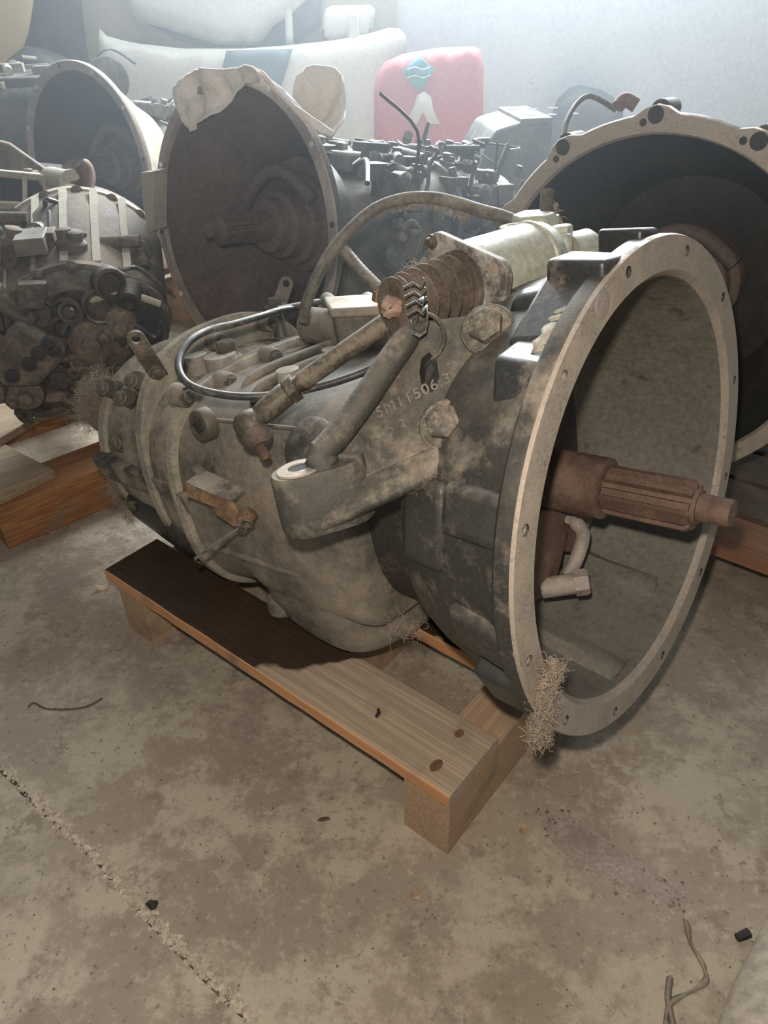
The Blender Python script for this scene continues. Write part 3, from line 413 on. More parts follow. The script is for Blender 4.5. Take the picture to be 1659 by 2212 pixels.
def fuzz(name, path, parent, n, ln, rad, seed, off=None, thick=0.0002, m='lint', core=0.0):
    """a clump of lint and cobweb: many short curled hairs round a path"""
    rnd = random.Random(seed); P = smooth_path(path, 5) if len(path) > 2 else [V(p) for p in path]; mb = MB()
    rv = lambda k: V((rnd.gauss(0, k), rnd.gauss(0, k), rnd.gauss(0, k)))
    for i in range(n):
        t = rnd.random() * (len(P) - 1.001); k = int(t); c = P[k].lerp(P[k + 1], t - k) + rv(rad)
        d = rv(1).normalized(); L = ln * rnd.uniform(0.4, 1.3); pts = [c]
        for q in range(4):
            d = (d + rv(0.55)).normalized(); pts.append(pts[-1] + d * L / 4)
        mb.tube(pts, thick * rnd.uniform(0.6, 1.4), 3, False)
    if core:
        for i in range(max(4, n // 60)):
            t = rnd.random() * (len(P) - 1.001); k = int(t); c = P[k].lerp(P[k + 1], t - k) + rv(rad * 0.5)
            q = [c + rv(core * 0.6) for _ in range(5)]
            mb.tube(q, [core * 0.3, core * rnd.uniform(.5, 1), core * rnd.uniform(.5, 1), core * .7, core * 0.2], 7)
    o = mb.build(name, M[m], parent, off=off, smooth=0); lab(o, kind='stuff')
    return o
def sheet(name, poly, m, parent=None, depth=None, bulge=0.0, edge=0.05, noise_amt=0.0, noise_sc=8.0, step=0.02, thick=0.003, seed=0, curve=None, off=None):
    """a panel or cloth: outline polygon filled with a grid, bulged along its normal and wrinkled, given thickness"""
    P = [V(p) for p in poly]; c = sum(P, V()) / len(P)
    nn = sum(((P[i] - c).cross(P[(i + 1) % len(P)] - c) for i in range(len(P))), V()).normalized()
    if depth is not None: nn = V(depth).normalized()
    x = (P[1] - P[0]); x = (x - nn * x.dot(nn)).normalized(); y = nn.cross(x)
    to2 = lambda p: ((p - c).dot(x), (p - c).dot(y))
    Q = [to2(p) for p in P]
    dens = []
    for i in range(len(Q)):
        a, b = Q[i], Q[(i + 1) % len(Q)]; L = math.hypot(b[0] - a[0], b[1] - a[1]); k = max(1, int(L / step))
        dens += [((a[0] + (b[0] - a[0]) * t / k, a[1] + (b[1] - a[1]) * t / k), P[i].lerp(P[(i + 1) % len(Q)], t / k)) for t in range(k)]
    def inside(px, py):
        r = False
        for i in range(len(Q)):
            a, b = Q[i], Q[i - 1]
            if (a[1] > py) != (b[1] > py) and px < (b[0] - a[0]) * (py - a[1]) / (b[1] - a[1]) + a[0]: r = not r
        return r
    def ed(px, py): return min(math.hypot(px - q[0][0], py - q[0][1]) for q in dens)
    pts = [q[0] for q in dens]
    x0, x1 = min(q[0] for q in Q), max(q[0] for q in Q); y0, y1 = min(q[1] for q in Q), max(q[1] for q in Q)
    py = y0; row = 0
    while py < y1:
        px = x0 + (step * 0.5 if row % 2 else 0)
        while px < x1:
            if inside(px, py) and ed(px, py) > step * 0.6: pts.append((px, py))
            px += step
        py += step * 0.87; row += 1
    from mathutils.geometry import delaunay_2d_cdt
    nb = len(dens)
    vv, ee, ff, *_ = delaunay_2d_cdt([V(p) for p in pts], [(i, (i + 1) % nb) for i in range(nb)], [], 1, 1e-6)
    vs = []
    for p in vv:
        d = min(ed(p[0], p[1]), edge) / edge
        off0 = 0.0
        # height of the outline itself off its mean plane, inverse-distance blended
        ws = 0
        for q2, q3 in dens[::2]:
            wgt = 1.0 / (1e-6 + (p[0] - q2[0]) ** 2 + (p[1] - q2[1]) ** 2); ws += wgt; off0 += wgt * (q3 - c).dot(nn)
        off0 /= max(ws, 1e-9)
        h = off0 + bulge * math.sqrt(max(0, 1 - (1 - d) ** 2))
        if noise_amt: h += noise_amt * (0.35 + 0.65 * d) * noise.fractal(V((p[0] * noise_sc + seed, p[1] * noise_sc, seed * 1.7)), 0.8, 2.1, 4)
        if curve: h += curve(p[0] / max(1e-6, x1 - x0), p[1] / max(1e-6, y1 - y0))
        vs.append(c + x * p[0] + y * p[1] + nn * h)
    mb = MB(); mb.add(vs, [tuple(f) for f in ff])
    return mb.build(name, m, parent, smooth=60, solid=thick, off=off)

def bolt_mesh():
    mb = MB(); mb.lathe((0, 0, 0), (0, 0, 1), [(0, 1.35), (0.18, 1.35), (0.22, 1.25)], 20)
    mb.lathe((0, 0, 0.2), (0, 0, 1), [(0, 0.98), (0.62, 0.98), (0.75, 0.8)], 6); return mb
# ---------------------------------------------------------------- the setting
rnd = random.Random(4)
def concrete():
    m = bpy.data.materials.new('worn_concrete'); m.use_nodes = True; nt = m.node_tree; N = nt.nodes; Lk = nt.links
    b = N['Principled BSDF']; b.inputs['Roughness'].default_value = 0.88
    tc = N.new('ShaderNodeTexCoord')
    def nz(s, d=6, r=0.6, dist=0.0):
        n = N.new('ShaderNodeTexNoise'); n.inputs['Scale'].default_value = s; n.inputs['Detail'].default_value = d; n.inputs['Roughness'].default_value = r; n.inputs['Distortion'].default_value = dist
        Lk.new(tc.outputs['Object'], n.inputs['Vector']); return n.outputs[0]
    def ramp(src, lo, hi, a=0.0, c=1.0):
        r = N.new('ShaderNodeMapRange'); r.inputs[1].default_value = lo; r.inputs[2].default_value = hi; r.inputs[3].default_value = a; r.inputs[4].default_value = c
        Lk.new(src, r.inputs[0]); return r.outputs[0]
    def mix(f, a, c):
        x = N.new('ShaderNodeMix'); x.data_type = 'RGBA'; Lk.new(f, x.inputs[0])
        for i, q in ((6, a), (7, c)):
            if isinstance(q, tuple): x.inputs[i].default_value = (*q, 1)
            else: Lk.new(q, x.inputs[i])
        return x.outputs[2]
    c = mix(ramp(nz(2.4, 6, 0.6), 0.38, 0.66), (0.30, 0.245, 0.188), (0.37, 0.315, 0.24))
    c = mix(ramp(nz(7.5, 15, 0.76), 0.475, 0.56), c, (0.46, 0.40, 0.305))
    c = mix(ramp(nz(13, 12, 0.72), 0.56, 0.62, 0, 0.8), c, (0.25, 0.20, 0.15))
    c = mix(ramp(nz(55, 10, 0.78), 0.54, 0.64, 0, 0.75), c, (0.50, 0.44, 0.34))
    c = mix(ramp(nz(85, 6, 0.7), 0.58, 0.66, 0, 0.65), c, (0.13, 0.103, 0.078))
    v = N.new('ShaderNodeTexVoronoi'); v.inputs['Scale'].default_value = 30; Lk.new(tc.outputs['Object'], v.inputs['Vector'])
    c = mix(ramp(v.outputs['Distance'], 0.03, 0.065, 0.85, 0.0), c, (0.055, 0.046, 0.038))
    c = mix(ramp(nz(1.7, 4, 0.55), 0.57, 0.68, 0, 0.45), c, (0.26, 0.22, 0.135))
    Lk.new(c, b.inputs['Base Color'])
    bp = N.new('ShaderNodeBump'); bp.inputs['Strength'].default_value = 0.6; bp.inputs['Distance'].default_value = 0.004
    ad = N.new('ShaderNodeMath'); ad.operation = 'ADD'; Lk.new(nz(38, 8, 0.7), ad.inputs[0])
    ml = N.new('ShaderNodeMath'); ml.operation = 'MULTIPLY'; ml.inputs[1].default_value = 1.2; Lk.new(nz(12, 6, 0.6), ml.inputs[0]); Lk.new(ml.outputs[0], ad.inputs[1])
    Lk.new(ad.outputs[0], bp.inputs['Height']); Lk.new(bp.outputs[0], b.inputs['Normal'])
    return m
M['concrete'] = concrete()
def wall_mat(name, c1, c2):
    m = mat(name, c1, c2, 0.5, 0.7, 0, 0.9, 0.06, 20, (0.16, 0.17, 0.19), -0.14, 9, grain=0.02); return m
M['wall'] = wall_mat('painted_wall', (0.66, 0.70, 0.74), (0.57, 0.62, 0.67))
M['wallwarm'] = wall_mat('painted_wall_warm', (0.44, 0.385, 0.29), (0.38, 0.335, 0.255))

# two concrete slabs, parted by the crumbled joint that runs out at the lower left
J = [V(p) for p in D['jointline']]
dj = (J[-1] - J[0]).normalized(); J = [J[0] - dj * 4.0] + J + [J[-1] + dj * 2.5]
def jitter(side):
    out = []
    rr = random.Random(11 + side)
    nrm = V((-dj.y, dj.x, 0))
    for a, b_ in zip(J[:-1], J[1:]):
        k = max(2, int((b_ - a).length / 0.012)); k = min(k, 260)
        for t in range(k):
            p = a.lerp(b_, t / k); out.append(p + nrm * side * (0.0017 + abs(noise.fractal(p * 40, 1, 2, 4)) * 0.005))
    out.append(J[-1] + nrm * side * 0.003); return out
fl_e = empty('floor', (0, 1.5, 0)); lab(fl_e, kind='structure')
def slab(edge, far):
    poly = edge + far; mb = MB(); P = [V((p.x, p.y, 0)) for p in poly]
    mb.prism(P, (0, 0, -0.12)); return mb
nrm = V((-dj.y, dj.x, 0))
right = nrm if nrm.x > 0 else -nrm
sgn = 1 if right == nrm else -1
e1 = jitter(sgn); e2 = jitter(-sgn)
for e, sd in ((e1, 1), (e2, -1)):
    mb = slab(e, [e[-1] + right * sd * 5.5, e[0] + right * sd * 5.5])
    mb.build('slab', M['concrete'], fl_e, off=(0, 1.5, 0))
mb = MB(); q = right * 0.03
mb.prism([J[0] - q + V((0, 0, -.006)), J[-1] - q + V((0, 0, -.006)), J[-1] + q + V((0, 0, -.006)), J[0] + q + V((0, 0, -.006))], (0, 0, -0.1))
mb.build('joint_filler', mat('joint_dirt', (0.10, 0.085, 0.065), (0.3, 0.26, 0.2), 0.35, 0.95, 0, 60, 0.5, 120), fl_e, off=(0, 1.5, 0))
# crumbs along the joint and the rough mortar ridge on the right: loose grit nobody could count
mb = MB(); rr = random.Random(9)
def crumb(mb, p, s, rr):
    pts = []
    for k in range(6):
        a = k * math.pi / 3; pts.append(V((math.cos(a) * s * rr.uniform(.6, 1.2), math.sin(a) * s * rr.uniform(.6, 1.2), 0)))
    mb.add([p + q for q in pts] + [p + q * 0.55 + V((0, 0, s * rr.uniform(.4, .9))) for q in pts], [(6, 7, 8, 9, 10, 11)] + [(i, (i + 1) % 6, 6 + (i + 1) % 6, 6 + i) for i in range(6)])
for i in range(1100):
    t = rr.random(); p = J[1].lerp(J[-2], t)
    k = min(range(len(J)), key=lambda n_: (J[n_] - p).length); p = J[k].lerp(J[k + 1 if k + 1 < len(J) else k], rr.random() if 0 < k < len(J) - 2 else 0.0)
    if (p - V((0, .6, 0))).length > 3: continue
    crumb(mb, p + right * rr.gauss(0.004, 0.0042) + V((0, 0, -0.0005)), rr.uniform(0.0012, 0.0045), rr)
mb.build('grit', mat('pale_grit', (0.46, 0.40, 0.31), None, 0, 0.95, grain=0.2), fl_e, smooth=0, off=(0, 1.5, 0))['kind'] = 'stuff'
mb = MB(); Rg = smooth_path(D['ridge2'], 8)
for i in range(160):
    t = rr.random() * (len(Rg) - 1.01); k = int(t); p = Rg[k].lerp(Rg[k + 1], t - k)
    crumb(mb, p + V((rr.gauss(0, .012), rr.gauss(0, .012), -0.0006)), rr.uniform(0.001, 0.0042), rr)
for i in range(700):
    p = V((rr.uniform(-.8, .75), rr.uniform(.36, 1.3), -0.0005)); crumb(mb, p, rr.uniform(0.0007, 0.0022), rr)
mb.build('floor_crumbs', mat('dark_crumbs', (0.20, 0.165, 0.125), (0.06, 0.05, 0.04), 0.35, 0.95, 0, 30, grain=0.2), fl_e, smooth=0, off=(0, 1.5, 0))['kind'] = 'stuff'
mb = MB(); Rr = []
for i, p in enumerate(Rg):
    d_ = (Rg[min(i + 1, len(Rg) - 1)] - Rg[max(i - 1, 0)]).normalized(); n_ = V((-d_.y, d_.x, 0))
    h = 0.004 * math.sin(math.pi * min(1, (i + 0.3) / len(Rg))) + 0.0012
    row = []
    for k in range(7):
        a = -1 + k / 3; row.append(p + n_ * a * (0.034 + 0.016 * noise.noise(p * 30)) + V((0, 0, (1 - a * a) * h * (1 + 0.6 * noise.noise(p * 80 + V((k, 0, 0)))) - 0.001)))
    Rr.append(row)
mb.rings(Rr, False, False)
mb.build('mortar_ridge', mat('mortar', (0.36, 0.305, 0.255), (0.26, 0.21, 0.17), 0.45, 0.95, 0, 20, 0.6, 90), fl_e, off=(0, 1.5, 0))

WY = 3.6
def wallbox(name, x0, x1, y, z1, m):
    mb = MB(); mb.box(((x0 + x1) / 2, y + 0.06, z1 / 2), ((x1 - x0) / 2, 0, 0), (0, 0.06, 0), (0, 0, z1 / 2))
    o = mb.build(name, m); lab(o, kind='structure'); return o
jx = D['w_joint'][2][0]
wallbox('wall_back', -3.2, 3.2, WY, 3.0, M['wall'])
wb = MB(); wb.box(((-3.2 + jx) / 2, WY - 0.012, 0.95), ((jx + 3.2) / 2, 0, 0), (0, 0.012, 0), (0, 0, 0.95))
o = wb.build('trim_1', M['wallwarm'], bevel=0.004); lab(o, kind='structure')

# ---------------------------------------------------------------- the pallet under the big gearbox
PA = V((0.7728, -0.6346, 0)); PB = V((0.6346, 0.7728, 0)); P0 = V((0.0733, 0.5607, 0))
PAL = Matrix((PA, PB, (0, 0, 1))).transposed()
L_, W_, TH, ZT = 0.729, 0.1144, 0.0219, 0.1342
pal = empty('pallet', P0, PAL, 'low softwood pallet stained with dark oil under the large gearbox with the open bell housing', 'pallet')
def plank(y0, L=L_, wd=W_, m='plank', x1=0.0, name='plank'):
    mb = MB(); n = 40; rr = []
    for i in range(n + 1):
        x = x1 - L + L * i / n; j = 0.0016 * noise.noise(V((x * 14, y0 * 9, 1))); k = 0.0010 * noise.noise(V((x * 22, y0 * 9, 4)))
        r_ = 0.0016
        rr.append([V((x, y0 + j + r_, ZT)), V((x, y0 + wd - r_, ZT)), V((x, y0 + wd, ZT - r_)), V((x, y0 + wd, ZT - TH)), V((x, y0 + k, ZT - TH)), V((x, y0 + j, ZT - r_))])
    mb.rings(rr); o = mb.build(name, [M[m], M['plankedge']], pal, smooth=25)
    for p in o.data.polygons: p.material_index = 1 if p.normal.y < -0.6 else 0
    return o
p1 = plank(0)
plank(0.2155, 0.34, 0.1); plank(0.40, L_, 0.11)
mb = MB()
def beam(x0, x1, y0, y1, m):
    mb = MB(); z = ZT - TH; rr = []
    for i in range(25):
        y = y0 + (y1 - y0) * i / 24; j = 0.0012 * noise.noise(V((y * 12, x0 * 5, 2)))
        rr.append([V((x0, y, 0)), V((x1 + j, y, 0)), V((x1 + j, y, z - .001)), V((x1 + j - .001, y, z)), V((x0 + .001, y, z)), V((x0, y, z - .001))])
    mb.rings(rr); return mb.build('bearer', M[m], pal, smooth=25)
beam(-0.074, -0.001, 0.004, 0.52, 'beam')
beam(-0.712, -0.642, 0.008, 0.52, 'beam')
beam(-0.34, -0.28, 0.20, 0.52, 'beam')
def knot(x, y, rx, ry):
    mb = MB(); mb.add([V((x + rx * math.cos(a), y + ry * math.sin(a), ZT + 0.0003)) for a in [i * math.pi / 8 for i in range(16)]] + [V((x, y, ZT + 0.0006))], [(i, (i + 1) % 16, 16) for i in range(16)])
    return mb.build('knot', mat('knot_wood', (0.15, 0.085, 0.045), None, 0, 0.7, grain=0.2), p1, smooth=0)
knot(-0.040, 0.028, 0.007, 0.011); knot(-0.045, 0.088, 0.006, 0.008)

# ---------------------------------------------------------------- the main gearbox
FB, FN, FU, FV = [V(p) for p in D['frame']]
ROT = Matrix((FN, FU, FV)).transposed()
BASE = V((-0.40, -0.02, -0.284))
gb = empty('gearbox', FB + ROT @ BASE, ROT, 'large dusty gearbox with open bell housing and rusty splined shaft on the oily pallet', 'gearbox')
O = BASE
def part(mb, name, m, parent=None, **k):
    return mb.build(name, M[m] if isinstance(m, str) else m, parent or gb, off=O, **k)
def Lc(p): return V(p) - O
def spt(hw, zt, zb, zc, n=72, pt=3.0, pb=2.5, y0=0.0, X=0.0):
    out = []
    for i in range(n):
        a = 2 * math.pi * i / n; c, s_ = math.cos(a), math.sin(a); p = pt if s_ > 0 else pb
        y = hw * math.copysign(abs(c) ** (2 / p), c); z = zc + (zt - zc if s_ > 0 else zc - zb) * math.copysign(abs(s_) ** (2 / p), s_)
        out.append(V((X, y0 + y, z)))
    return out
def loft(mb, secs, **k):
    mb.rings([spt(*s[1:5], X=s[0], pt=(s[5] if len(s) > 5 else 3.0), pb=(s[6] if len(s) > 6 else 2.5)) for s in secs]); return mb

# bell housing: one turned shell with its flange, the holes really cut
NSEG = 144
prof = [(-0.008, 0.2365), (0.0, 0.2425), (0.0, 0.2760), (-0.004, 0.2775), (-0.020, 0.2775), (-0.024, 0.2740), (-0.030, 0.262), (-0.045, 0.256), (-0.10, 0.245), (-0.15, 0.232), (-0.176, 0.220), (-0.192, 0.200), (-0.198, 0.165), (-0.198, 0.04),
        (-0.186, 0.04), (-0.186, 0.150), (-0.178, 0.190), (-0.150, 0.213), (-0.06, 0.229), (-0.02, 0.2355)]
mb = MB(); mb.lathe((0, 0, 0), (1, 0, 0), prof, NSEG, closed=True)
bell = mb.build('bell_housing', [M['bell'], M['face'], M['bellin']], gb, off=O)
def bell_mats():
    for p in bell.data.polygons:
        c = p.center + O; r = math.hypot(c.y, c.z); x = c.x
        if x > -0.0065 and r > 0.236: p.material_index = 1
        elif (r < 0.2355 - (-0.02 - x) * 0.0 and x > -0.02 and r < 0.2400) or (x <= -0.01 and r < 0.2365 and V((0, c.y, c.z)).dot(p.normal) < 0 or (x > -0.19 and r < 0.19)): p.material_index = 2
        else: p.material_index = 0
HOLES = [math.radians(10 + 30 * k) for k in range(12)]
mb = MB()
for a in HOLES: mb.cyl((-0.035, 0.2625 * math.cos(a), 0.2625 * math.sin(a)), (0.02, 0.2625 * math.cos(a), 0.2625 * math.sin(a)), 0.0058, seg=16)
cut(bell, mb, gb, O)
bell_mats()
for a in HOLES:      # bright threads lining the bolt holes
    mb = MB(); mb.lathe((-0.022, 0.2625 * math.cos(a), 0.2625 * math.sin(a)), (1, 0, 0), [(0, 0.0057), (0.019, 0.0057), (0.019, 0.0049), (0, 0.0049)], 14, closed=True)
    part(mb, 'thread_insert', 'alu', bell)
mb = MB()
a = math.radians(112); mb.lathe((-0.004, 0.262 * math.cos(a), 0.262 * math.sin(a)), (1, 0, 0), [(0, 0.0125), (0.0048, 0.0125), (0.0052, 0.011)], 20)
part(mb, 'dowel_plug', 'oldface', bell)
def radial(a): return V((0, math.cos(a), math.sin(a))), V((0, -math.sin(a), math.cos(a)))
def bellblock(a, x0, x1, r0, r1, wd, m='bell', taper=1.0, name='bolt_boss', bev=0.008, tilt=0.0):
    a = math.radians(a); r_, t_ = radial(a); mb = MB()
    for_ = []
    for x, k in ((x0, taper), (x1, 1.0)):
        for rr_, ww in ((r0, 1.0), (r1, 0.9)):
            for s_ in (-1, 1): for_.append(V((x, 0, 0)) + r_ * (rr_ if rr_ == r0 else r0 + (r1 - r0) * k) + t_ * s_ * wd * ww)
    mb.add(for_, [(0, 1, 3, 2), (4, 6, 7, 5), (0, 4, 5, 1), (2, 3, 7, 6), (0, 2, 6, 4), (1, 5, 7, 3)])
    return part(mb, name, m, bell, bevel=bev, seg=3)
for a in (160, 190, 220, 250, 280, 310, 340, 10, 40):
    bellblock(a, -0.098, -0.014, 0.238, 0.2735, 0.028, taper=0.55, bev=0.011)
bellblock(207, -0.075, -0.012, 0.240, 0.274, 0.040, 'black', 0.9, 'starter_pad', 0.008)
bellblock(166, -0.16, -0.10, 0.222, 0.250, 0.05, 'bell', 0.6, 'stiffening_rib', 0.02)
# window housing near the top of the bell: lower ledge, glossy sloped panel, upper box
def hexbox(name, pts, m, bev=0.006, parent=None):
    mb = MB(); mb.add(pts, [(0, 1, 2, 3), (7, 6, 5, 4), (0, 4, 5, 1), (1, 5, 6, 2), (2, 6, 7, 3), (3, 7, 4, 0)])
    return part(mb, name, m, parent or bell, bevel=bev, seg=3)
hexbox('port_ledge', [(-0.076, -0.165, 0.212), (-0.005, -0.176, 0.208), (-0.005, -0.126, 0.222), (-0.070, -0.124, 0.220),
                        (-0.070, -0.190, 0.152), (-0.005, -0.198, 0.150), (-0.005, -0.148, 0.19), (-0.070, -0.140, 0.19)], 'black', 0.007)
wp_ = hexbox('port_panel', [(-0.078, -0.138, 0.217), (-0.005, -0.136, 0.224), (-0.005, -0.068, 0.268), (-0.072, -0.068, 0.266),
                        (-0.076, -0.130, 0.185), (-0.005, -0.140, 0.19), (-0.005, -0.060, 0.23), (-0.068, -0.060, 0.23)], 'black', 0.006)
hexbox('port_box', [(-0.066, -0.080, 0.279), (-0.003, -0.086, 0.279), (-0.003, -0.030, 0.272), (-0.066, -0.030, 0.276),
                      (-0.072, -0.078, 0.225), (-0.003, -0.085, 0.226), (-0.003, -0.030, 0.238), (-0.072, -0.030, 0.236)], 'black', 0.006)
hexbox('port_box', [(-0.060, 0.010, 0.287), (-0.010, 0.005, 0.287), (-0.010, 0.045, 0.280), (-0.060, 0.045, 0.280),
                      (-0.060, 0.010, 0.235), (-0.010, 0.005, 0.235), (-0.010, 0.045, 0.23), (-0.060, 0.045, 0.23)], 'black', 0.005)
hexbox('reinforcing_web', [(-0.105, -0.085, 0.240), (-0.062, -0.085, 0.248), (-0.066, -0.06, 0.256), (-0.105, -0.06, 0.250),
                      (-0.115, -0.085, 0.218), (-0.062, -0.085, 0.226), (-0.066, -0.05, 0.23), (-0.115, -0.05, 0.226)], 'black', 0.010)
for a0, wd_, x0_, x1_ in ((-100, .012, -.17, -.03), (-62, .010, -.17, -.05), (-150, .014, -.16, -.06)):
    r_, t_ = radial(math.radians(a0)); mb = MB()
    mb.rings([[V((x, 0, 0)) + r_ * (ro - h) + t_ * q for q, h in ((-wd_ * 2, 0), (-wd_, hh), (wd_, hh), (wd_ * 2, 0), (0, -.004))] for x, ro, hh in ((x0_, .196, .010), (-.12, .2185, .014), (x1_, .232, .012), (x1_ + .012, .2345, .002))])
    part(mb, 'inner_rib', 'bellin', bell)
# dust wiped onto the glossy panel in scribbles
mb = MB(); SN = V(D['smear_n'][0])
for k in range(4): mb.prism([V(p) for p in D['smear%d' % k]], SN * -0.0008)
part(mb, 'dust_scribble', 'chalk', wp_, smooth=0)

# input shaft
mb = MB(); mb.lathe((-0.19, 0, 0), (1, 0, 0), [(0, 0.062), (0.03, 0.060), (0.034, 0.048), (0.05, 0.0375), (0.136, 0.0362), (0.139, 0.0362), (0.142, 0.031)], 48)
shaft = part(mb, 'guide_tube', 'rust')
mb = MB()
mb.lathe((-0.055, 0, 0), (1, 0, 0), [(0, 0.0218), (0.106, 0.0218), (0.112, 0.019)], 40)
for k in range(10):
    a = 2 * math.pi * k / 10 + 0.2; r_, t_ = radial(a)
    wd = 0.0038
    pts = []
    for x, ro in ((-0.048, 0.0245), (-0.044, 0.0290), (0.048, 0.0290), (0.053, 0.0250)):
        pts += [V((x, 0, 0)) + r_ * 0.018 - t_ * wd * 1.15, V((x, 0, 0)) + r_ * 0.018 + t_ * wd * 1.15, V((x, 0, 0)) + r_ * ro + t_ * wd, V((x, 0, 0)) + r_ * ro - t_ * wd]
    mb.rings([pts[i * 4:i * 4 + 4] for i in range(4)])
sp = part(mb, 'splined_shaft', 'rust', smooth=30)
mb = MB(); mb.lathe((0.05, 0, 0), (1, 0, 0), [(0, 0.0205), (0.004, 0.0205), (0.007, 0.0155), (0.018, 0.0155), (0.0185, 0.0147), (0.020, 0.0147), (0.0205, 0.0150), (0.0385, 0.0150), (0.0405, 0.0138), (0.0405, 0.0034), (0.034, 0.0026), (0.034, 0)], 36)
part(mb, 'pilot_tip', 'rust', sp)
# release fork below the shaft
FK = [V(p) for p in D['fork']]
mb = MB()
mb.prism([V((-0.118, -0.030, -0.026)), V((-0.118, 0.030, -0.060)), V((-0.118, 0.034, -0.076)), V((-0.117, 0.016, -0.100)), V((-0.117, 0.004, -0.126)), V((-0.118, -0.020, -0.152)), V((-0.122, -0.065, -0.150)), V((-0.122, -0.065, -0.05))], (-0.014, 0.0, 0.0))
fk = part(mb, 'release_fork', 'rust', bevel=0.004)
mb = MB(); mb.prism([V((-0.124, 0.030, -0.062)), V((-0.120, 0.108, -0.100)), V((-0.124, 0.086, -0.124)), V((-0.126, 0.052, -0.140)), V((-0.126, 0.020, -0.118))], (-0.014, 0.0, 0)); part(mb, 'fork_arm', 'rust', fk, bevel=0.003)
mb = MB(); pth = smooth_path([(-0.112, 0.018, -0.064), (-0.104, 0.032, -0.084), (-0.104, 0.034, -0.104), (-0.106, 0.016, -0.128), (-0.110, -0.004, -0.138)], 5)
mb.tube(pth, [0.007] * 3 + [0.0095] * 14 + [0.008] * 4, 12); part(mb, 'fork_pin', 'oldface', fk)
mb = MB(); mb.cyl((-0.125, -0.036, -0.142), (-0.086, -0.012, -0.136), 0.0135); mb.hexa((-0.090, -0.014, -0.1365), (0.84, 0.54, 0.1), 0.0175, 0.018)
part(mb, 'fork_bolt', 'oldface', fk)

# casings
mb = loft(MB(), [(-0.302, 0.150, 0.10, -0.18, -0.04, 3.0, 4), (-0.304, 0.178, 0.125, -0.198, -0.04, 3.0, 5), (-0.312, 0.187, 0.129, -0.204, -0.04, 3.0, 5.5), (-0.325, 0.192, 0.130, -0.205, -0.04, 3.0, 5.5),
                 (-0.38, 0.199, 0.124, -0.205, -0.05, 3.1, 5.5), (-0.50, 0.202, 0.118, -0.205, -0.05, 3.1, 5.0), (-0.54, 0.203, 0.116, -0.215, -0.055, 3.1, 3.2), (-0.58, 0.206, 0.113, -0.235, -0.06, 3.1, 2.6), (-0.628, 0.208, 0.112, -0.247, -0.06, 3.1, 2.6)])
case = part(mb, 'gear_case', 'case')
mb = loft(MB(), [(-0.17, 0.150, 0.190, -0.200, -0.02, 2.4, 2.4), (-0.215, 0.138, 0.192, -0.205, -0.02, 2.6, 2.4), (-0.265, 0.136, 0.180, -0.215, -0.02, 2.8, 2.5), (-0.31, 0.150, 0.140, -0.20, -0.03, 3.0, 2.6)])
part(mb, 'clutch_neck', 'neck')
mb = loft(MB(), [(x, h, t, z, -0.06, 3.1, 2.6) for x, h, t, z in ((-0.622, .211, .117, -.252), (-0.626, .216, .124, -.257), (-0.634, .217, .125, -.258), (-0.6345, .2145, .1225, -.2555), (-0.6365, .2145, .1225, -.2555), (-0.637, .217, .125, -.258), (-0.645, .216, .124, -.257), (-0.649, .209, .116, -.250))])
seam1 = part(mb, 'case_flange', 'flange')
mb = loft(MB(), [(-0.645, 0.203, 0.108, -0.234, -0.055, 3.0, 2.6), (-0.69, 0.198, 0.112, -0.222, -0.055, 2.8, 2.6), (-0.735, 0.194, 0.122, -0.214, -0.05, 2.6, 2.6)])
part(mb, 'middle_case', 'rear')
mb = loft(MB(), [(-0.722, 0.196, 0.158, -0.214, -0.05, 2.5, 2.6), (-0.726, 0.201, 0.169, -0.219, -0.05, 2.5, 2.6), (-0.742, 0.201, 0.169, -0.219, -0.05, 2.5, 2.6), (-0.747, 0.196, 0.160, -0.214, -0.05, 2.5, 2.6)])
part(mb, 'case_flange', 'flange')
mb = loft(MB(), [(-0.74, 0.188, 0.135, -0.212, -0.05, 2.5, 2.5), (-0.82, 0.182, 0.125, -0.202, -0.05, 2.4, 2.5), (-0.895, 0.174, 0.115, -0.184, -0.05, 2.3, 2.5)])
rc = part(mb, 'rear_case', 'rear')
mb = loft(MB(), [(-0.888, 0.176, 0.118, -0.182, -0.05, 2.3, 2.6), (-0.892, 0.181, 0.123, -0.185, -0.05, 2.3, 2.6), (-0.910, 0.181, 0.123, -0.185, -0.05, 2.3, 2.6), (-0.914, 0.176, 0.118, -0.180, -0.05, 2.3, 2.6)])
part(mb, 'end_flange', 'flange')
mb = loft(MB(), [(-0.91, 0.168, 0.108, -0.174, -0.05, 2.3, 2.4), (-0.935, 0.160, 0.098, -0.172, -0.05, 2.3, 2.4), (-0.955, 0.120, 0.06, -0.13, -0.05, 2.2, 2.2), (-0.965, 0.07, 0.02, -0.09, -0.05, 2, 2)])
part(mb, 'end_cover', 'rear')
# lower black half of the rear housing
mb = loft(MB(), [(-0.655, 0.186, -0.10, -0.232, -0.13, 2.6, 2.8), (-0.72, 0.196, -0.085, -0.222, -0.125, 2.6, 2.8), (-0.80, 0.188, -0.08, -0.207, -0.12, 2.6, 2.8), (-0.885, 0.178, -0.08, -0.186, -0.12, 2.6, 2.8)])
part(mb, 'lower_housing', 'rearblk')
mb = MB(); mb.prism([V((-0.80, -0.172, -0.12)), V((-0.76, -0.182, -0.10)), V((-0.70, -0.168, -0.17)), V((-0.72, -0.150, -0.205)), V((-0.80, -0.15, -0.19))], (0, 0.03, 0)); part(mb, 'lower_housing_pad', 'rearblk', bevel=0.008)
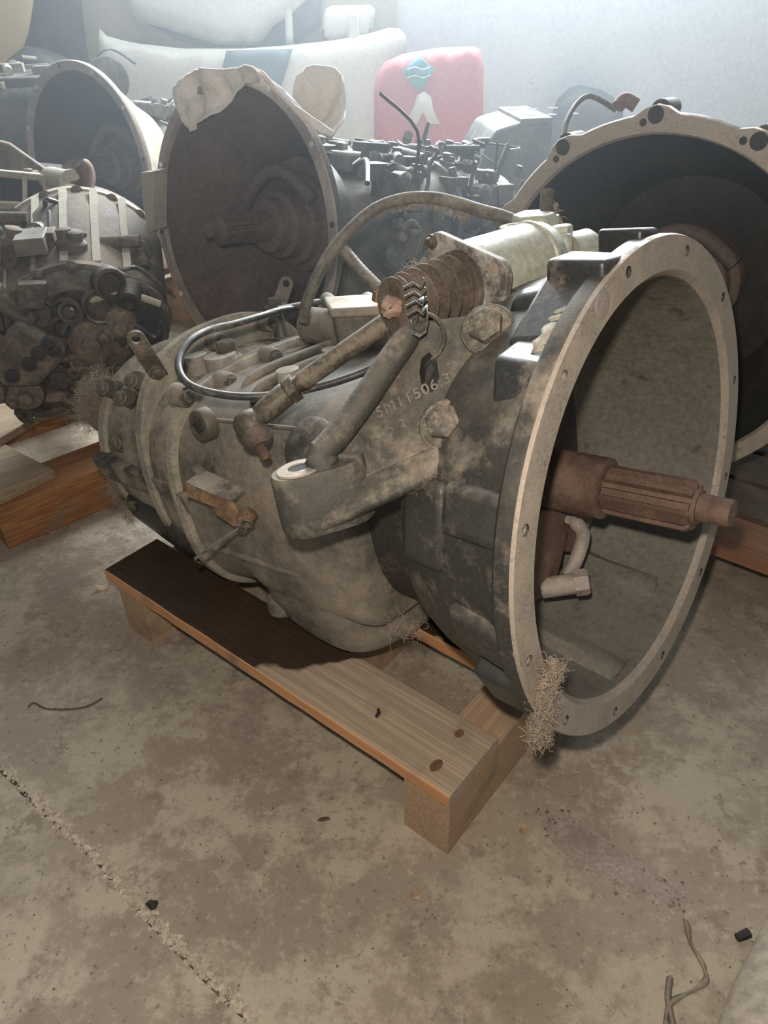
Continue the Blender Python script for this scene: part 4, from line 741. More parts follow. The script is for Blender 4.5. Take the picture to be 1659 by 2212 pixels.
# painted ledge running along the rear housing, its paint flaking
LD = [V(p) for p in D['ledge']]
mb = MB(); rr_ = []
for i, p in enumerate(smooth_path(LD, 6)):
    y = -0.188 if p.x < -0.65 else -0.205
    rr_.append([V((p.x, y - 0.012, p.z + 0.003)), V((p.x, y + 0.06, p.z + 0.005)), V((p.x, y + 0.06, p.z - 0.034)), V((p.x, y - 0.006, p.z - 0.036))])
mb.rings(rr_)
part(mb, 'side_ledge', mat('flaking_ledge_paint', (0.05, 0.046, 0.040), (0.34, 0.29, 0.22), 0.5, 0.5, 0, 26, 0.5, 90), bevel=0.004)
# oil sump
mb = MB(); rr_ = []
for z, hx, hy, ex in ((-0.08, 0.112, 0.186, 6), (-0.15, 0.110, 0.186, 6), (-0.195, 0.106, 0.182, 5.5), (-0.215, 0.104, 0.175, 5), (-0.228, 0.106, 0.171, 4.6), (-0.240, 0.109, 0.171, 4.2), (-0.252, 0.108, 0.166, 3.6), (-0.257, 0.097, 0.154, 3.2), (-0.261, 0.095, 0.152, 3.0), (-0.265, 0.098, 0.155, 3.0), (-0.271, 0.095, 0.150, 2.9), (-0.276, 0.080, 0.13, 2.8)):
    ring = []
    for i in range(64):
        a = 2 * math.pi * i / 64; c, s_ = math.cos(a), math.sin(a)
        x = -0.432 + hx * math.copysign(abs(c) ** (2 / ex), c); y = -0.005 + hy * math.copysign(abs(s_) ** (2 / ex), s_)
        k = max(0, min(1, (-0.20 - z) / 0.06)); ring.append(V((x, y, z + (-0.188 * (x + 0.42) if x < -0.42 else -0.05 * (x + 0.42)) * k)))
    rr_.append(ring)
mb.rings(rr_); sump = part(mb, 'oil_sump', 'case')
mb = MB(); mb.lathe((-0.532, -0.150, -0.160), (0, 0, -1), [(0, 0.010), (0.03, 0.013), (0.050, 0.015), (0.058, 0.024), (0.082, 0.025), (0.090, 0.018)], 24); part(mb, 'sump_lug', 'case', sump)
# underside pan with its bolted edge
mb = loft(MB(), [(-0.49, 0.11, -0.17, -0.240, -0.20, 3, 3), (-0.515, 0.131, -0.150, -0.262, -0.20, 3, 3.2), (-0.60, 0.134, -0.150, -0.264, -0.20, 3, 3.4), (-0.640, 0.132, -0.150, -0.262, -0.20, 3, 3.4)])
pan = part(mb, 'lower_pan', 'case')
for p in [V(q_) for q_ in D['cdisc'][1:]]:
    mb = MB(); mb.lathe(p + V((0, 0.02, 0.012)), (0, -0.75, -0.66), [(0, 0.016), (0.030, 0.016), (0.033, 0.0135)], 22); part(mb, 'pan_boss', 'case', pan)
# small raised details on the case side
p = V(D['cdisc'][0]); mb = MB(); mb.lathe(p + V((0, 0.02, 0)), (0, -1, 0), [(0, 0.026), (0.020, 0.026), (0.0235, 0.023)], 28); part(mb, 'side_boss', 'case', case)
mb = MB(); mb.tube(smooth_path([(-0.60, -0.175, 0.083), (-0.52, -0.171, 0.090), (-0.42, -0.167, 0.094), (-0.34, -0.157, 0.096)], 5), [0.0028] * 16); part(mb, 'cover_seam', 'case', case)
mb = MB(); mb.tube(smooth_path([(-0.61, -0.203, -0.115), (-0.50, -0.200, -0.112), (-0.42, -0.196, -0.112), (-0.36, -0.189, -0.105)], 5), [0.006] * 16); part(mb, 'casting_seam', 'case', case)
mb = MB(); mb.lathe((-0.355, -0.150, 0.060), (0, -0.7, 0.7), [(0, 0.04), (0.034, 0.036), (0.038, 0.03)], 28); part(mb, 'case_boss', 'bell', case)

# bolts: one mesh, many objects
bm_ = bolt_mesh(); b0 = bm_.build('bolt', M['bolt'], gb); first = [True]
def bolt(pos, d, r=0.0085, name='bolt', parent=None, spin=0.0):
    if first[0]:
        first[0] = False; b = b0
        b.location = Lc(pos); b.rotation_mode = 'QUATERNION'; b.rotation_quaternion = V(d).to_track_quat('Z', 'Y'); b.scale = (r, r, r); b.parent = parent or gb; return b
    return copy_obj(b0, parent or gb, Lc(pos), d, spin, name, r)
for p in [V(q_) for q_ in D['rearbolts']]:
    n_ = V((0.55, -0.75, max(-0.4, min(0.8, (p.z + 0.05) * 4)))).normalized()
    mb = MB(); mb.lathe(p + V((-0.012, 0.022, -0.01)), n_, [(0, 0.017), (0.024, 0.0155), (0.026, 0.0135)], 20); part(mb, 'bolt_boss', 'bolt', rc)
    bolt(p + n_ * 0.012, n_, 0.0088, spin=rnd.random())
p = V(D['sideplug'][0]); mb = MB(); mb.lathe(p + V((0, 0.012, 0)), (0, -1, 0.12), [(0, 0.0225), (0.014, 0.0225), (0.017, 0.020), (0.0172, 0.014), (0.015, 0.013)], 26); plug = part(mb, 'filler_plug', 'bolt')
mb = MB(); n_ = V((0, -1, 0.12)).normalized(); mb.box(p + V((0, -0.005, 0.001)), (0.0062, 0, 0.004), n_ * 0.003, V((0.004, 0, -0.0062)) * -1); part(mb, 'square_socket', 'dark', plug)
SB = [V(q_) for q_ in D['seambolts']]
for i, p in enumerate(SB):
    r = 0.016 if i != 3 else 0.027
    mb = MB(); mb.lathe(V((-0.628 if i != 3 else -0.61, p.y, p.z - 0.004)), (1, 0, 0), [(0, r * 1.1), (p.x + 0.628 if i != 3 else 0.07, r), ((p.x + 0.631) if i != 3 else 0.073, r * .85)], 22)
    part(mb, 'seam_boss', 'case', seam1)
    if i not in (3,): bolt(V((p.x + 0.001, p.y, p.z - 0.004)), (1, 0, 0.05), 0.0105, spin=rnd.random())
for y, z in ((-0.212, -0.01), (-0.208, -0.15), (-0.03, 0.105)):
    mb = MB()
for x, y in ((-0.735, -0.02), (-0.735, 0.09)):
    mb = MB(); mb.lathe((-0.722, y, 0.140), (1, 0, 0), [(-0.01, 0.017), (0.022, 0.015), (0.024, 0.012)], 20); part(mb, 'seam_boss', 'rear'); bolt((-0.698, y, 0.140), (1, 0, 0), 0.009)
# top of the case: plug, machined pads, breather post, ribs, tower plate
PL = [V(q_) for q_ in D['plugs']]
mb = MB(); q_ = PL[0]; mb.lathe(q_ - V((0, 0, 0.055)), (0, 0, 1), [(0, 0.024), (0.03, 0.022), (0.034, 0.017), (0.040, 0.017)], 26); pl = part(mb, 'plug_neck', 'case')
mb = MB(); mb.lathe(q_ - V((0, 0, 0.016)), (0, 0, 1), [(0, 0.017), (0.003, 0.017)], 24); mb.hexa(q_ - V((0, 0, 0.013)), (0, 0, 1), 0.0165, 0.014); mb.lathe(q_, (0, 0, 1), [(0, 0.0095), (0.002, 0.0095), (0.002, 0.0065), (0, 0.006)], 18, closed=True); part(mb, 'hex_plug', 'bolt', pl)
for q_, r in ((PL[1], 0.025), (PL[2], 0.018), (PL[3], 0.0165), (PL[4], 0.014)):
    mb = MB(); mb.lathe(q_ - V((0, 0, 0.045)), (0, 0, 1), [(0, r * 1.05), (0.0445, r), (0.045, r * 0.95)], 30)
    o = part(mb, 'machined_pad', M['face'] if r > 0.02 else M['leftpale'])
q_ = V(D['post'][0]); mb = MB(); mb.lathe(q_ - V((0, 0, 0.01)), (0, 0, 1), [(0, 0.014), (0.012, 0.011), (0.048, 0.0105), (0.0485, 0.019), (0.052, 0.019), (0.0525, 0.0115)], 24); po = part(mb, 'breather_post', 'bolt')
mb = MB(); mb.hexa(q_ + V((0, 0, 0.042)), (0, 0, 1), 0.0128, 0.013); part(mb, 'breather_cap', 'bolt', po)
for y0, y1, x, z in ((-0.13, 0.20, -0.50, 0.121), (-0.10, 0.2, -0.56, 0.117)):
    mb = MB(); mb.tube(smooth_path([(x, y0, z - 0.02), (x, y0 + 0.03, z), (x + 0.02, (y0 + y1) / 2, z + 0.004), (x + 0.03, y1, z)], 5), 0.0075, 10); part(mb, 'casting_rib', 'case', case)
TP = [V(q_) for q_ in D['towerplate']]
mb = MB(); mb.prism(TP, (0, 0, -0.014)); tp = part(mb, 'tower_plate', 'face', bevel=0.004)
cc = sum(TP, V()) / 4; mb = MB(); mb.prism([q_.lerp(cc, 0.12) - V((0, 0, 0.013)) for q_ in TP], (0, 0, -0.07)); part(mb, 'tower_base', 'case', tp, bevel=0.005)
for q_ in [V(z) for z in D['towerbolts']]:
    mb = MB(); mb.cyl(q_ + V((-0.03, 0.02, 0)), q_ + V((0.012, -0.008, 0)), 0.0125); part(mb, 'plate_boss', 'case', tp); bolt(q_ + V((0.012, -0.008, 0)), (0.83, -0.55, 0), 0.0085)
def eyelet(a, b, nrm_, name, wd=0.0135):
    a, b = V(a), V(b); d = (b - a); L = d.length; d.normalize(); n_ = V(nrm_); n_ = (n_ - d * n_.dot(d)).normalized(); s_ = d.cross(n_)
    poly = [a + s_ * wd - d * wd * 0.8, a + s_ * wd + d * L, ] + [a + d * L + s_ * wd * math.cos(t * math.pi / 8) + d * wd * math.sin(t * math.pi / 8) for t in range(1, 8)] + [a - s_ * wd + d * L, a - s_ * wd - d * wd * 0.8]
    mb = MB(); mb.prism([p - n_ * 0.0025 for p in poly], n_ * 0.005)
    o = part(mb, name, 'rod'); c = MB(); c.cyl(a + d * L - n_ * 0.02, a + d * L + n_ * 0.02, wd * 0.5, seg=18)
    cut(o, c, gb, O)
    bolt(a + n_ * 0.003, n_, 0.0095); return o
eyelet(D['eyelet'][0], D['eyelet'][1], (0.7, -0.6, 0.1), 'lifting_eye')
eyelet(D['eyelet2'][0], D['eyelet2'][1], (0.8, -0.6, 0.1), 'lifting_eye', 0.012)

# side rail with a rusty flaking end, its nut and the cut cable tie
RB = [V(q_) for q_ in D['railbracket']]
rn = V((0.25, -0.9, 0.3)).normalized()
mb = MB(); mb.prism(RB, rn * -0.006); rb = part(mb, 'rail_bracket', 'rust2', bevel=0.0015)
mb = MB(); mb.prism([RB[0] + V((0, 0.0, 0.0)), RB[1], RB[1] + V((0, 0.035, 0.006)), RB[0] + V((0, 0.045, 0.006))], V((0, 0, -0.004))); part(mb, 'rail_top', 'rear', rb)
mb = MB(); p = V(D['railnut'][0]); mb.tube([p + V((0.012, 0.012, 0.016)), p + V((0.004, 0.002, 0.006)), p + V((0.002, -0.004, -0.004)), p + V((-0.006, -0.002, -0.010))], [0.010, 0.012, 0.009, 0.006], 10); part(mb, 'rusty_nut', 'rust2', rb)
TT = [V(q_) for q_ in D['tie']]
mb = MB()
for s_ in (-1, 1): mb.tube([TT[0] + V((0, -0.002, 0)), TT[1] + V((0, 0, s_ * 0.0016)), TT[2] + V((0, 0, s_ * 0.001))], 0.0011, 6)
mb.tube(smooth_path([TT[0], TT[0] + V((0.01, 0.004, 0.012)), TT[0] + V((0.014, 0.012, 0.002)), TT[0] + V((0.004, 0.008, -0.004)), TT[0]], 4), 0.0018, 6)
mb.box(TT[0], (0.004, 0, 0), (0, 0.003, 0), (0, 0, 0.005)); part(mb, 'cable_tie', 'cable', rb)

# mounting bracket
BN = V(D['br_n'][0])
if BN.y > 0: BN = -BN
out = [V(q_) for q_ in D['br_out']]
mb = MB(); mb.prism([p - BN * 0.011 for p in out], BN * 0.013)
br = part(mb, 'mounting_bracket', 'bracket', bevel=0.004, seg=3)
hl = [V(q_) for q_ in D['br_hole']]
c = MB(); c.prism([p - BN * 0.03 for p in hl], BN * 0.06); cut(br, c, gb, O)
st = smooth_path([p + BN * (0.010 + .004 * i_) for i_, p in enumerate([V(q_) for q_ in D['br_strut']])], 5)
TB0, TB2 = V(D['br_boss'][0]), V(D['br_boss'][2])
st = st[:-2] + [TB2 + BN * .006 + V((0, 0, .006)), TB0.lerp(TB2, .75) - V((0, 0, .012))]
mb = MB(); mb.tube(st, [0.012, 0.013] + [0.0138] * (len(st) - 4) + [0.016, 0.018], 18); part(mb, 'strut', 'bracket', br)
li, lt, lb = [smooth_path(D[k], 5) for k in ('br_lip_in', 'br_lip_top', 'br_lip_bot')]
mb = MB(); mb.rings([[a_ + BN * .003, a_.lerp(b_, .5) + BN * .003, b_.lerp(c_, .06), c_, c_ - BN * .012, a_ - BN * .014] for a_, b_, c_ in zip(li, lt, lb)])
part(mb, 'bracket_lip', 'bracket', br, smooth=45, bevel=.0025)
T0, T1, T2 = [V(q_) for q_ in D['br_boss']]
vz = V((-0.05, 0.0, 1)).normalized()
lx_ = (T2 - T0); lx_ = (lx_ - vz * lx_.dot(vz)); LL = lx_.length; lx_.normalize(); ly_ = vz.cross(lx_)
mb = MB(); rr_ = []
for h, k in ((0.0, 0.93), (0.003, 1.0), (0.05, 1.06), (0.060, 1.05), (0.066, 0.95)):
    rr_.append([T0 - vz * h + lx_ * (0.030 * k * math.cos(t) + (0.038 if math.cos(t) > 0 else 0)) + ly_ * 0.0265 * k * math.sin(t) for t in [2 * math.pi * i / 48 for i in range(48)]])
mb.rings(rr_); bo = part(mb, 'boss', 'bracket', br, smooth=50)
mb = MB(); mb.lathe(T0 + vz * 0.0004, vz, [(0, 0.0235), (0.0016, 0.022), (0.0022, 0.0108), (0, 0.0105)], 26, closed=True); part(mb, 'boss_rim', 'face', bo)
mb = MB(); mb.lathe(T0 + vz * 0.0012, vz, [(-0.02, 0.0105), (0.0, 0.0105)], 24); part(mb, 'boss_hole', 'dark', bo)
bb0 = bolt_mesh().build('bracket_bolt', M['boltbr'], br)
for p in [V(q_) for q_ in D['br_bolts']]:
    mb = MB(); mb.lathe(p, BN, [(0, 0.0275), (0.004, 0.0275), (0.0055, 0.026)], 30); part(mb, 'washer', 'bracket', br)
    b = copy_obj(bb0, br, Lc(p + BN * 0.004), BN, 0.4, 'bracket_bolt', 0.0182) if bb0.get('used') else bb0
    if not bb0.get('used'): bb0['used'] = 1; bb0.location = Lc(p + BN * 0.004); bb0.rotation_mode = 'QUATERNION'; bb0.rotation_quaternion = V(BN).to_track_quat('Z', 'Y'); bb0.scale = (.0182,) * 3
    mb = MB(); mb.lathe(p + BN * 0.017, BN, [(0, 0.0125), (0.0012, 0.0125), (0.0012, 0.0105), (0, 0.0105)], 24, closed=True); part(mb, 'bolt_stamp', 'bolt', br)
# cast lettering on the bracket web
tx = [V(q_) for q_ in D['br_text']]
ex = (tx[1] - tx[0]).normalized(); ey = BN.cross(ex).normalized()
def cast_text(body, at, size, name):
    cu = bpy.data.curves.new(name, 'FONT'); cu.body = body; cu.size = size; cu.extrude = 0.0010; cu.bevel_depth = 0.0002; cu.space_character = 1.15
    t = bpy.data.objects.new(name, cu); col.objects.link(t)
    bpy.context.view_layer.update(); dg = bpy.context.evaluated_depsgraph_get(); me = bpy.data.meshes.new_from_object(t.evaluated_get(dg)); bpy.data.objects.remove(t)
    o = bpy.data.objects.new(name, me); col.objects.link(o); me.materials.append(M['castlet']); o.parent = br
    o.matrix_local = Matrix(((ex.x, ey.x, BN.x, Lc(at).x), (ex.y, ey.y, BN.y, Lc(at).y), (ex.z, ey.z, BN.z, Lc(at).z), (0, 0, 0, 1))); return o
cast_text('5M11506.3', tx[0] + BN * 0.0021, 0.0165, 'cast_lettering')
cast_text('2', tx[3] + BN * 0.0021, 0.0125, 'cast_lettering')
dmc = tx[2] + BN * 0.0022
mb = MB()
for s0, s1 in (((0.011, 0), (0, 0.0085)), ((0, 0.0085), (-0.011, 0)), ((-0.011, 0), (0, -0.0085)), ((0, -0.0085), (0.011, 0))):
    mb.tube([dmc + ex * s0[0] + ey * s0[1], dmc + ex * s1[0] + ey * s1[1]], 0.0007, 5)
part(mb, 'cast_diamond', 'castlet', br, smooth=0)
cast_text('9', dmc - ex * 0.003 - ey * 0.003 - BN * 0.0, 0.008, 'cast_lettering')
# clip and its wire on top of the strut
CP = V(D['clip'][0])
mb = MB(); ux = V((0.75, 0.55, 0.1)).normalized(); uy = V((0, 0, 1)); uz = ux.cross(uy)
for k in range(2):
    pth = [CP + ux * a_ * .8 + uy * b_ * .8 for a_, b_ in ((-0.011, 0.004), (-0.010, -0.010), (-0.002, -0.016), (0.006, -0.012), (0.010, 0.0), (0.011, 0.016), (0.005, 0.012), (0.008, 0.026), (0.002, 0.024))]
    off_ = uz * (k * 0.0008)
    rr_ = [[p - uz * 0.009 + off_, p + uz * 0.009 + off_] for p in pth]
    if k == 0: mb.rings(rr_, False, False)
cl = part(mb, 'spring_clip', 'steel', solid=0.0012, smooth=20)
for k in range(4):
    mb = MB(); z = 0.006 + 0.009 * k; mb.tube([CP + ux * -0.012 + uy * (z + 0.002) - uz * 0.004, CP + ux * -0.002 + uy * (z + 0.004) - uz * 0.006, CP + ux * 0.004 + uy * (z - 0.002) - uz * 0.006, CP + ux * 0.009 + uy * (z + 0.006) - uz * 0.004], 0.0010, 6); part(mb, 'clip_leaf', 'steel', cl)
mb = MB(); mb.tube(smooth_path([CP + ux * 0.008 + uy * 0.006, CP + ux * 0.018 - uy * 0.004 - uz * 0.002, CP + ux * 0.022 - uy * 0.020, CP + ux * 0.016 - uy * 0.034, CP + ux * 0.006 - uy * 0.040], 6), 0.0022, 8); part(mb, 'clip_wire', 'rod', cl)

# air cylinder across the top with plate and bellows
Pc, SA = V(D['sv_axis'][0]), V(D['sv_axis'][1])
C0, C1 = [V(q_) for q_ in D['sv_corners']]
e1 = (C1 - C0).normalized(); e2 = SA.cross(e1).normalized()
if e2.z > 0: e2 = -e2
side = (C1 - C0).length
pcn = (C0 + C1) / 2 + e2 * side * 0.5
hs = side / 2 + 0.002; rc_ = 0.017; poly = []
for cx, cy, a0 in ((1, 1, 0), (-1, 1, 90), (-1, -1, 180), (1, -1, 270)):
    for t in range(7):
        a = math.radians(a0 + 15 * t); poly.append(pcn + e1 * (cx * (hs - rc_) + rc_ * math.cos(a)) + e2 * (cy * (hs - rc_) + rc_ * math.sin(a)))
mb = MB(); mb.prism([p - SA * 0.004 for p in poly], SA * 0.009); svp = part(mb, 'servo_plate', 'plate', bevel=0.0015)
sc_ = Pc
mb = MB(); mb.lathe(sc_ + SA * 0.004, SA, [(0, 0.0455), (0.100, 0.0455), (0.102, 0.0475), (0.106, 0.0475), (0.108, 0.0455), (0.122, 0.043), (0.130, 0.034), (0.132, 0.0)], 56)
sv = part(mb, 'servo_cylinder', 'servo')
for k, q_ in enumerate([V(z) for z in D['sv_holes']]):
    mb = MB()
    if k == 0: mb.lathe(q_ - SA * 0.002, -SA, [(0, 0.008), (0.004, 0.008), (0.005, 0.006), (0.0095, 0.0045)], 18); part(mb, 'plate_bolt', 'bolt', svp)
    else: mb.lathe(q_ - SA * 0.0042, -SA, [(0, 0.0075), (0.0008, 0.0075)], 18); part(mb, 'plate_hole', 'face', svp)
mb = MB(); mb.lathe(sc_ - SA * 0.0045, -SA, [(0, 0.038), (0.006, 0.038), (0.008, 0.035)], 44); bl = part(mb, 'bellows_base', 'rubber')
prf = []; 
for k in range(5):
    x = 0.006 + k * 0.0155; r = 0.0365 - 0.0011 * k
    prf += [(x, 0.021), (x + 0.0055, r - 0.005), (x + 0.0085, r), (x + 0.0100, r - 0.0005), (x + 0.0112, r - 0.008), (x + 0.0150, 0.021)]
prf += [(0.0855, 0.020), (0.0862, 0.0305), (0.0885, 0.0312), (0.0900, 0.029), (0.0925, 0.012)]
mb = MB(); mb.lathe(sc_ - SA * 0.0045, -SA, prf, 48); part(mb, 'bellows', 'rubber', bl, smooth=50)
tp_ = sc_ - SA * 0.0965
mb = MB(); mb.lathe(tp_, -SA, [(-0.004, 0.0302), (0.0005, 0.0302), (0.001, 0.0298)], 40); part(mb, 'bellows_face', 'rubber', bl)
mb = MB(); rr2 = random.Random(3); mb.lathe(tp_ - SA * -0.002, -SA, [(0, 0.0125), (0.006, 0.0115), (0.013, 0.009), (0.018, 0.005), (0.020, 0.001)], 20)
for i, v_ in enumerate(mb.v): 
    q_ = V(v_); mb.v[i] = tuple(q_ + V((rr2.gauss(0, .0012), rr2.gauss(0, .0012), rr2.gauss(0, .0012))))
part(mb, 'grease_lump', 'grease', bl)
# fittings and hose behind the cylinder
F1 = [V(q_) for q_ in D['fit1']]; F2 = [V(q_) for q_ in D['fit2']]
mb = MB(); mb.hexa(F1[0] + SA * -0.0 - V((0, 0, 0.022)), (0.1, 0, 1), 0.030, 0.030); f_ = part(mb, 'elbow_fitting', 'servo', sv, bevel=0.002)
mb = MB(); mb.cyl(F1[4], F1[2], 0.0085); part(mb, 'inlet_pipe', 'machine2', f_)
mb = MB(); mb.cyl(F1[4] - V((0, 0, 0.03)), F1[4] + V((0, 0, 0.004)), 0.016); part(mb, 'pipe_nut', 'servo', f_)
mb = MB(); mb.lathe(F1[3] - V((0, 0, 0.014)), (0, 0, 1), [(0, 0.015), (0.014, 0.015), (0.015, 0.013), (0.015, 0.007), (0.010, 0.006)], 24); part(mb, 'port_ring', 'servo', f_)
mb = MB(); mb.box(F2[0], (0.012, 0.006, 0), (-0.01, 0.022, 0), (0, 0, 0.022)); part(mb, 'valve_block', 'servo', sv, bevel=0.006)
mb = MB(); mb.lathe(F2[0] + V((0.004, 0.006, -0.01)), (0.4, 0.9, 0.0), [(0, 0.028), (0.03, 0.028), (0.036, 0.024), (0.04, 0.01)], 30); part(mb, 'valve_cap', 'servo', sv)
mb = MB(); mb.hexa(F2[0] + V((0, 0, 0.020)), (0, 0, 1), 0.014, 0.009); part(mb, 'valve_nut', 'servo', sv)
mb = MB(); mb.tube(smooth_path(D['hose'], 6), 0.0082, 14); part(mb, 'air_hose', 'hose')
E_ = smooth_path(D['elbow'], 8)
mb = MB(); mb.tube(E_, [0.0085 + (0.0010 if i % 2 else 0) for i in range(len(E_))], 14); el = part(mb, 'corrugated_pipe', 'hose')
mb = MB(); mb.hexa(V(D['elbow'][-1]) - V((0.0, -0.0, 0.016)), (0.2, 0.3, 1), 0.016, 0.020); part(mb, 'pipe_union', 'rust2', el)
mb = MB(); mb.lathe(V(D['elbow'][-1]) + V((0.02, 0.03, -0.03)), (0, 0, 1), [(0, 0.026), (0.03, 0.022), (0.036, 0.014)], 24); part(mb, 'pipe_socket', 'case', el)
mb = MB(); mb.tube(smooth_path(D['cable'], 7), 0.0047, 12); part(mb, 'control_cable', 'cable')
mb = MB(); mb.tube(smooth_path(D['lever'], 6), 0.0042, 10); part(mb, 'lever_wire', 'hose')
# shift rod
RD = [V(q_) for q_ in D['rod']]; BJ = [V(q_) for q_ in D['balljoint']]
mb = MB(); mb.cyl(RD[0], RD[2], 0.0112, 0.0112, 22); rdo = part(mb, 'shift_rod', 'rod')
dr = (RD[3] - RD[0]).normalized()
mb = MB(); n_ = 22; L = (RD[4] - RD[2]).length
mb.lathe(RD[2] - dr * 0.004, dr, [(L * i / n_, 0.0102 if i % 2 else 0.0092) for i in range(n_ + 1)], 20); part(mb, 'rod_thread', 'rod', rdo)
mb = MB(); mb.hexa(RD[3], dr, 0.0172, 0.013); part(mb, 'lock_nut', 'rod', rdo)
mb = MB(); mb.lathe(RD[4] - dr * 0.004, (RD[5] - RD[4]), [(0, 0.0125), (0.002, 0.0140), (0.030, 0.0140), ((RD[5] - RD[4]).length, 0.0115)], 24); part(mb, 'rod_sleeve', 'rod', rdo)
bd = (BJ[2] - BJ[1]).normalized()
mb = MB(); mb.lathe(BJ[0] - bd * 0.014, bd, [(0, 0.008), (0.003, 0.0155), (0.010, 0.0195), (0.020, 0.0195), (0.026, 0.0165)], 30); bj = part(mb, 'ball_joint', 'rod', rdo)
mb = MB(); mb.lathe(BJ[0] + bd * 0.010, bd, [(0, 0.0165), (0.006, 0.0190), (0.014, 0.0165), (0.020, 0.0105)], 24); part(mb, 'rubber_boot', 'rubber', rdo)
mb = MB(); n_ = 26; L = (BJ[2] - BJ[1]).length
mb.lathe(BJ[1] + bd * 0.004, bd, [(0, 0.0115), (0.004, 0.0095)] + [(0.005 + (L - 0.006) * i / n_, 0.0066 if i % 2 else 0.0057) for i in range(n_ + 1)] + [(L + 0.001, 0.004)], 18); part(mb, 'threaded_stud', 'rust', rdo)
# lint and cobwebs
fuzz('dust_clump', D['fz_bell'], gb, 3200, 0.010, 0.0042, 1, off=O, thick=.00028)
fuzz('dust_clump', [(-0.91, -0.13, 0.095), (-0.93, -0.15, 0.075), (-0.94, -0.155, 0.05), (-0.95, -0.16, 0.035)], gb, 4200, 0.013, 0.011, 2, off=O, thick=.00026)
fuzz('dust_clump', [(-0.90, -0.182, -0.05), (-0.905, -0.186, -0.10), (-0.90, -0.175, -0.16)], gb, 900, 0.010, 0.005, 12, off=O)
fuzz('cobweb', D['fz_sump'], gb, 160, 0.018, 0.006, 3, off=O)
fuzz('cobweb', D['fz_servo'], gb, 160, 0.013, 0.004, 4, off=O)
fuzz('cobweb', D['fz_stud'], gb, 260, 0.009, 0.004, 5, off=O, core=0.004)
fuzz('cobweb', D['fz_lip'], gb, 90, 0.016, 0.003, 6, off=O, core=0.003)
fuzz('cobweb', D['fz_hose'], gb, 420, 0.007, 0.0022, 7, off=O, core=0.0026)
fuzz('cobweb', D['fz_tip'], gb, 200, 0.010, 0.006, 8, off=O)
# ---------------------------------------------------------------- the other gearboxes
def frame_of(yaw, tilt):
    n = V((math.cos(yaw) * math.cos(tilt), math.sin(yaw) * math.cos(tilt), math.sin(tilt))); u = V((0, 0, 1)).cross(n).normalized(); v = n.cross(u)
    return Matrix((n, u, v)).transposed()
def clutter(root, seed, n, x0, x1, hw, z0, m='machine', pipes=4, k_=1.0):
    """selector shafts, bosses, brackets, plugs and pipes on the top of a gearbox, each a part"""
    r = random.Random(seed)
    for i in range(n):
        x = r.uniform(x0, x1); y = r.uniform(-hw, hw) * 0.95; z = z0 - 0.05 * (abs(y) / hw) ** 2; mb = MB(); k = i % 6
        if k == 0:
            mb.lathe((x, y, z - .03), (r.gauss(0, .15), r.gauss(0, .15), 1), [(0, .022), (.05, .02), (.055, .014), (.07, .014), (.072, .01)], 14); nm = 'breather'
        elif k == 1:
            mb.box((x, y, z + .01), (r.uniform(.02, .05), r.gauss(0, .01), 0), (0, r.uniform(.01, .03), 0), (0, 0, r.uniform(.012, .03))); nm = 'top_block'
        elif k == 2:
            a = V((x, y, z + r.uniform(.01, .04))); mb.cyl(a, a + V((r.gauss(0, .05), r.gauss(0, .07), r.gauss(0, .01))), r.uniform(.008, .018), seg=12); nm = 'selector_shaft'
        elif k == 3:
            mb.hexa((x, y, z), (r.gauss(0, .3), r.gauss(0, .3), 1), r.uniform(.010, .018), r.uniform(.02, .04)); nm = 'plug'
        elif k == 4:
            a = V((x, y, z)); d = V((r.gauss(0, .6), r.gauss(0, 1), r.uniform(.1, .5))).normalized(); b_ = a + d * r.uniform(.06, .12); w_ = V((.012, 0, .004))
            mb.prism([a - w_, b_ - w_ * .7, b_ + w_ * .7, a + w_], d.cross(w_).normalized() * .006); nm = 'bracket_arm'
        else:
            mb.lathe((x, y, z), (r.choice((-1, 1)), r.gauss(0, .5), .2), [(0, .02), (.035, .02), (.04, .012), (.05, .012)], 14); nm = 'union'
        if k_ != 1.0:
            c_ = V((x, y, z)); mb.v = [tuple(c_ + (V(p) - c_) * k_) for p in mb.v]
        mb.build(nm, M[r.choice((m, m, 'machine2'))], root, bevel=0.002 if k in (1, 4) else 0)
    for i in range(pipes):
        x = r.uniform(x0, x1); y = r.uniform(-hw, hw * .6); p = [V((x, y, z0 - .02))]
        for q in range(4): p.append(p[-1] + V((r.gauss(0, .05), r.uniform(.0, .07), (r.gauss(0.004, .03) + (.03 if q < 2 else -.03)) * (1 if k_ == 1.0 else .45))))
        mb = MB(); mb.tube(smooth_path(p, 5), r.uniform(.003, .006), 8); mb.build('pipe', M['cable'], root)
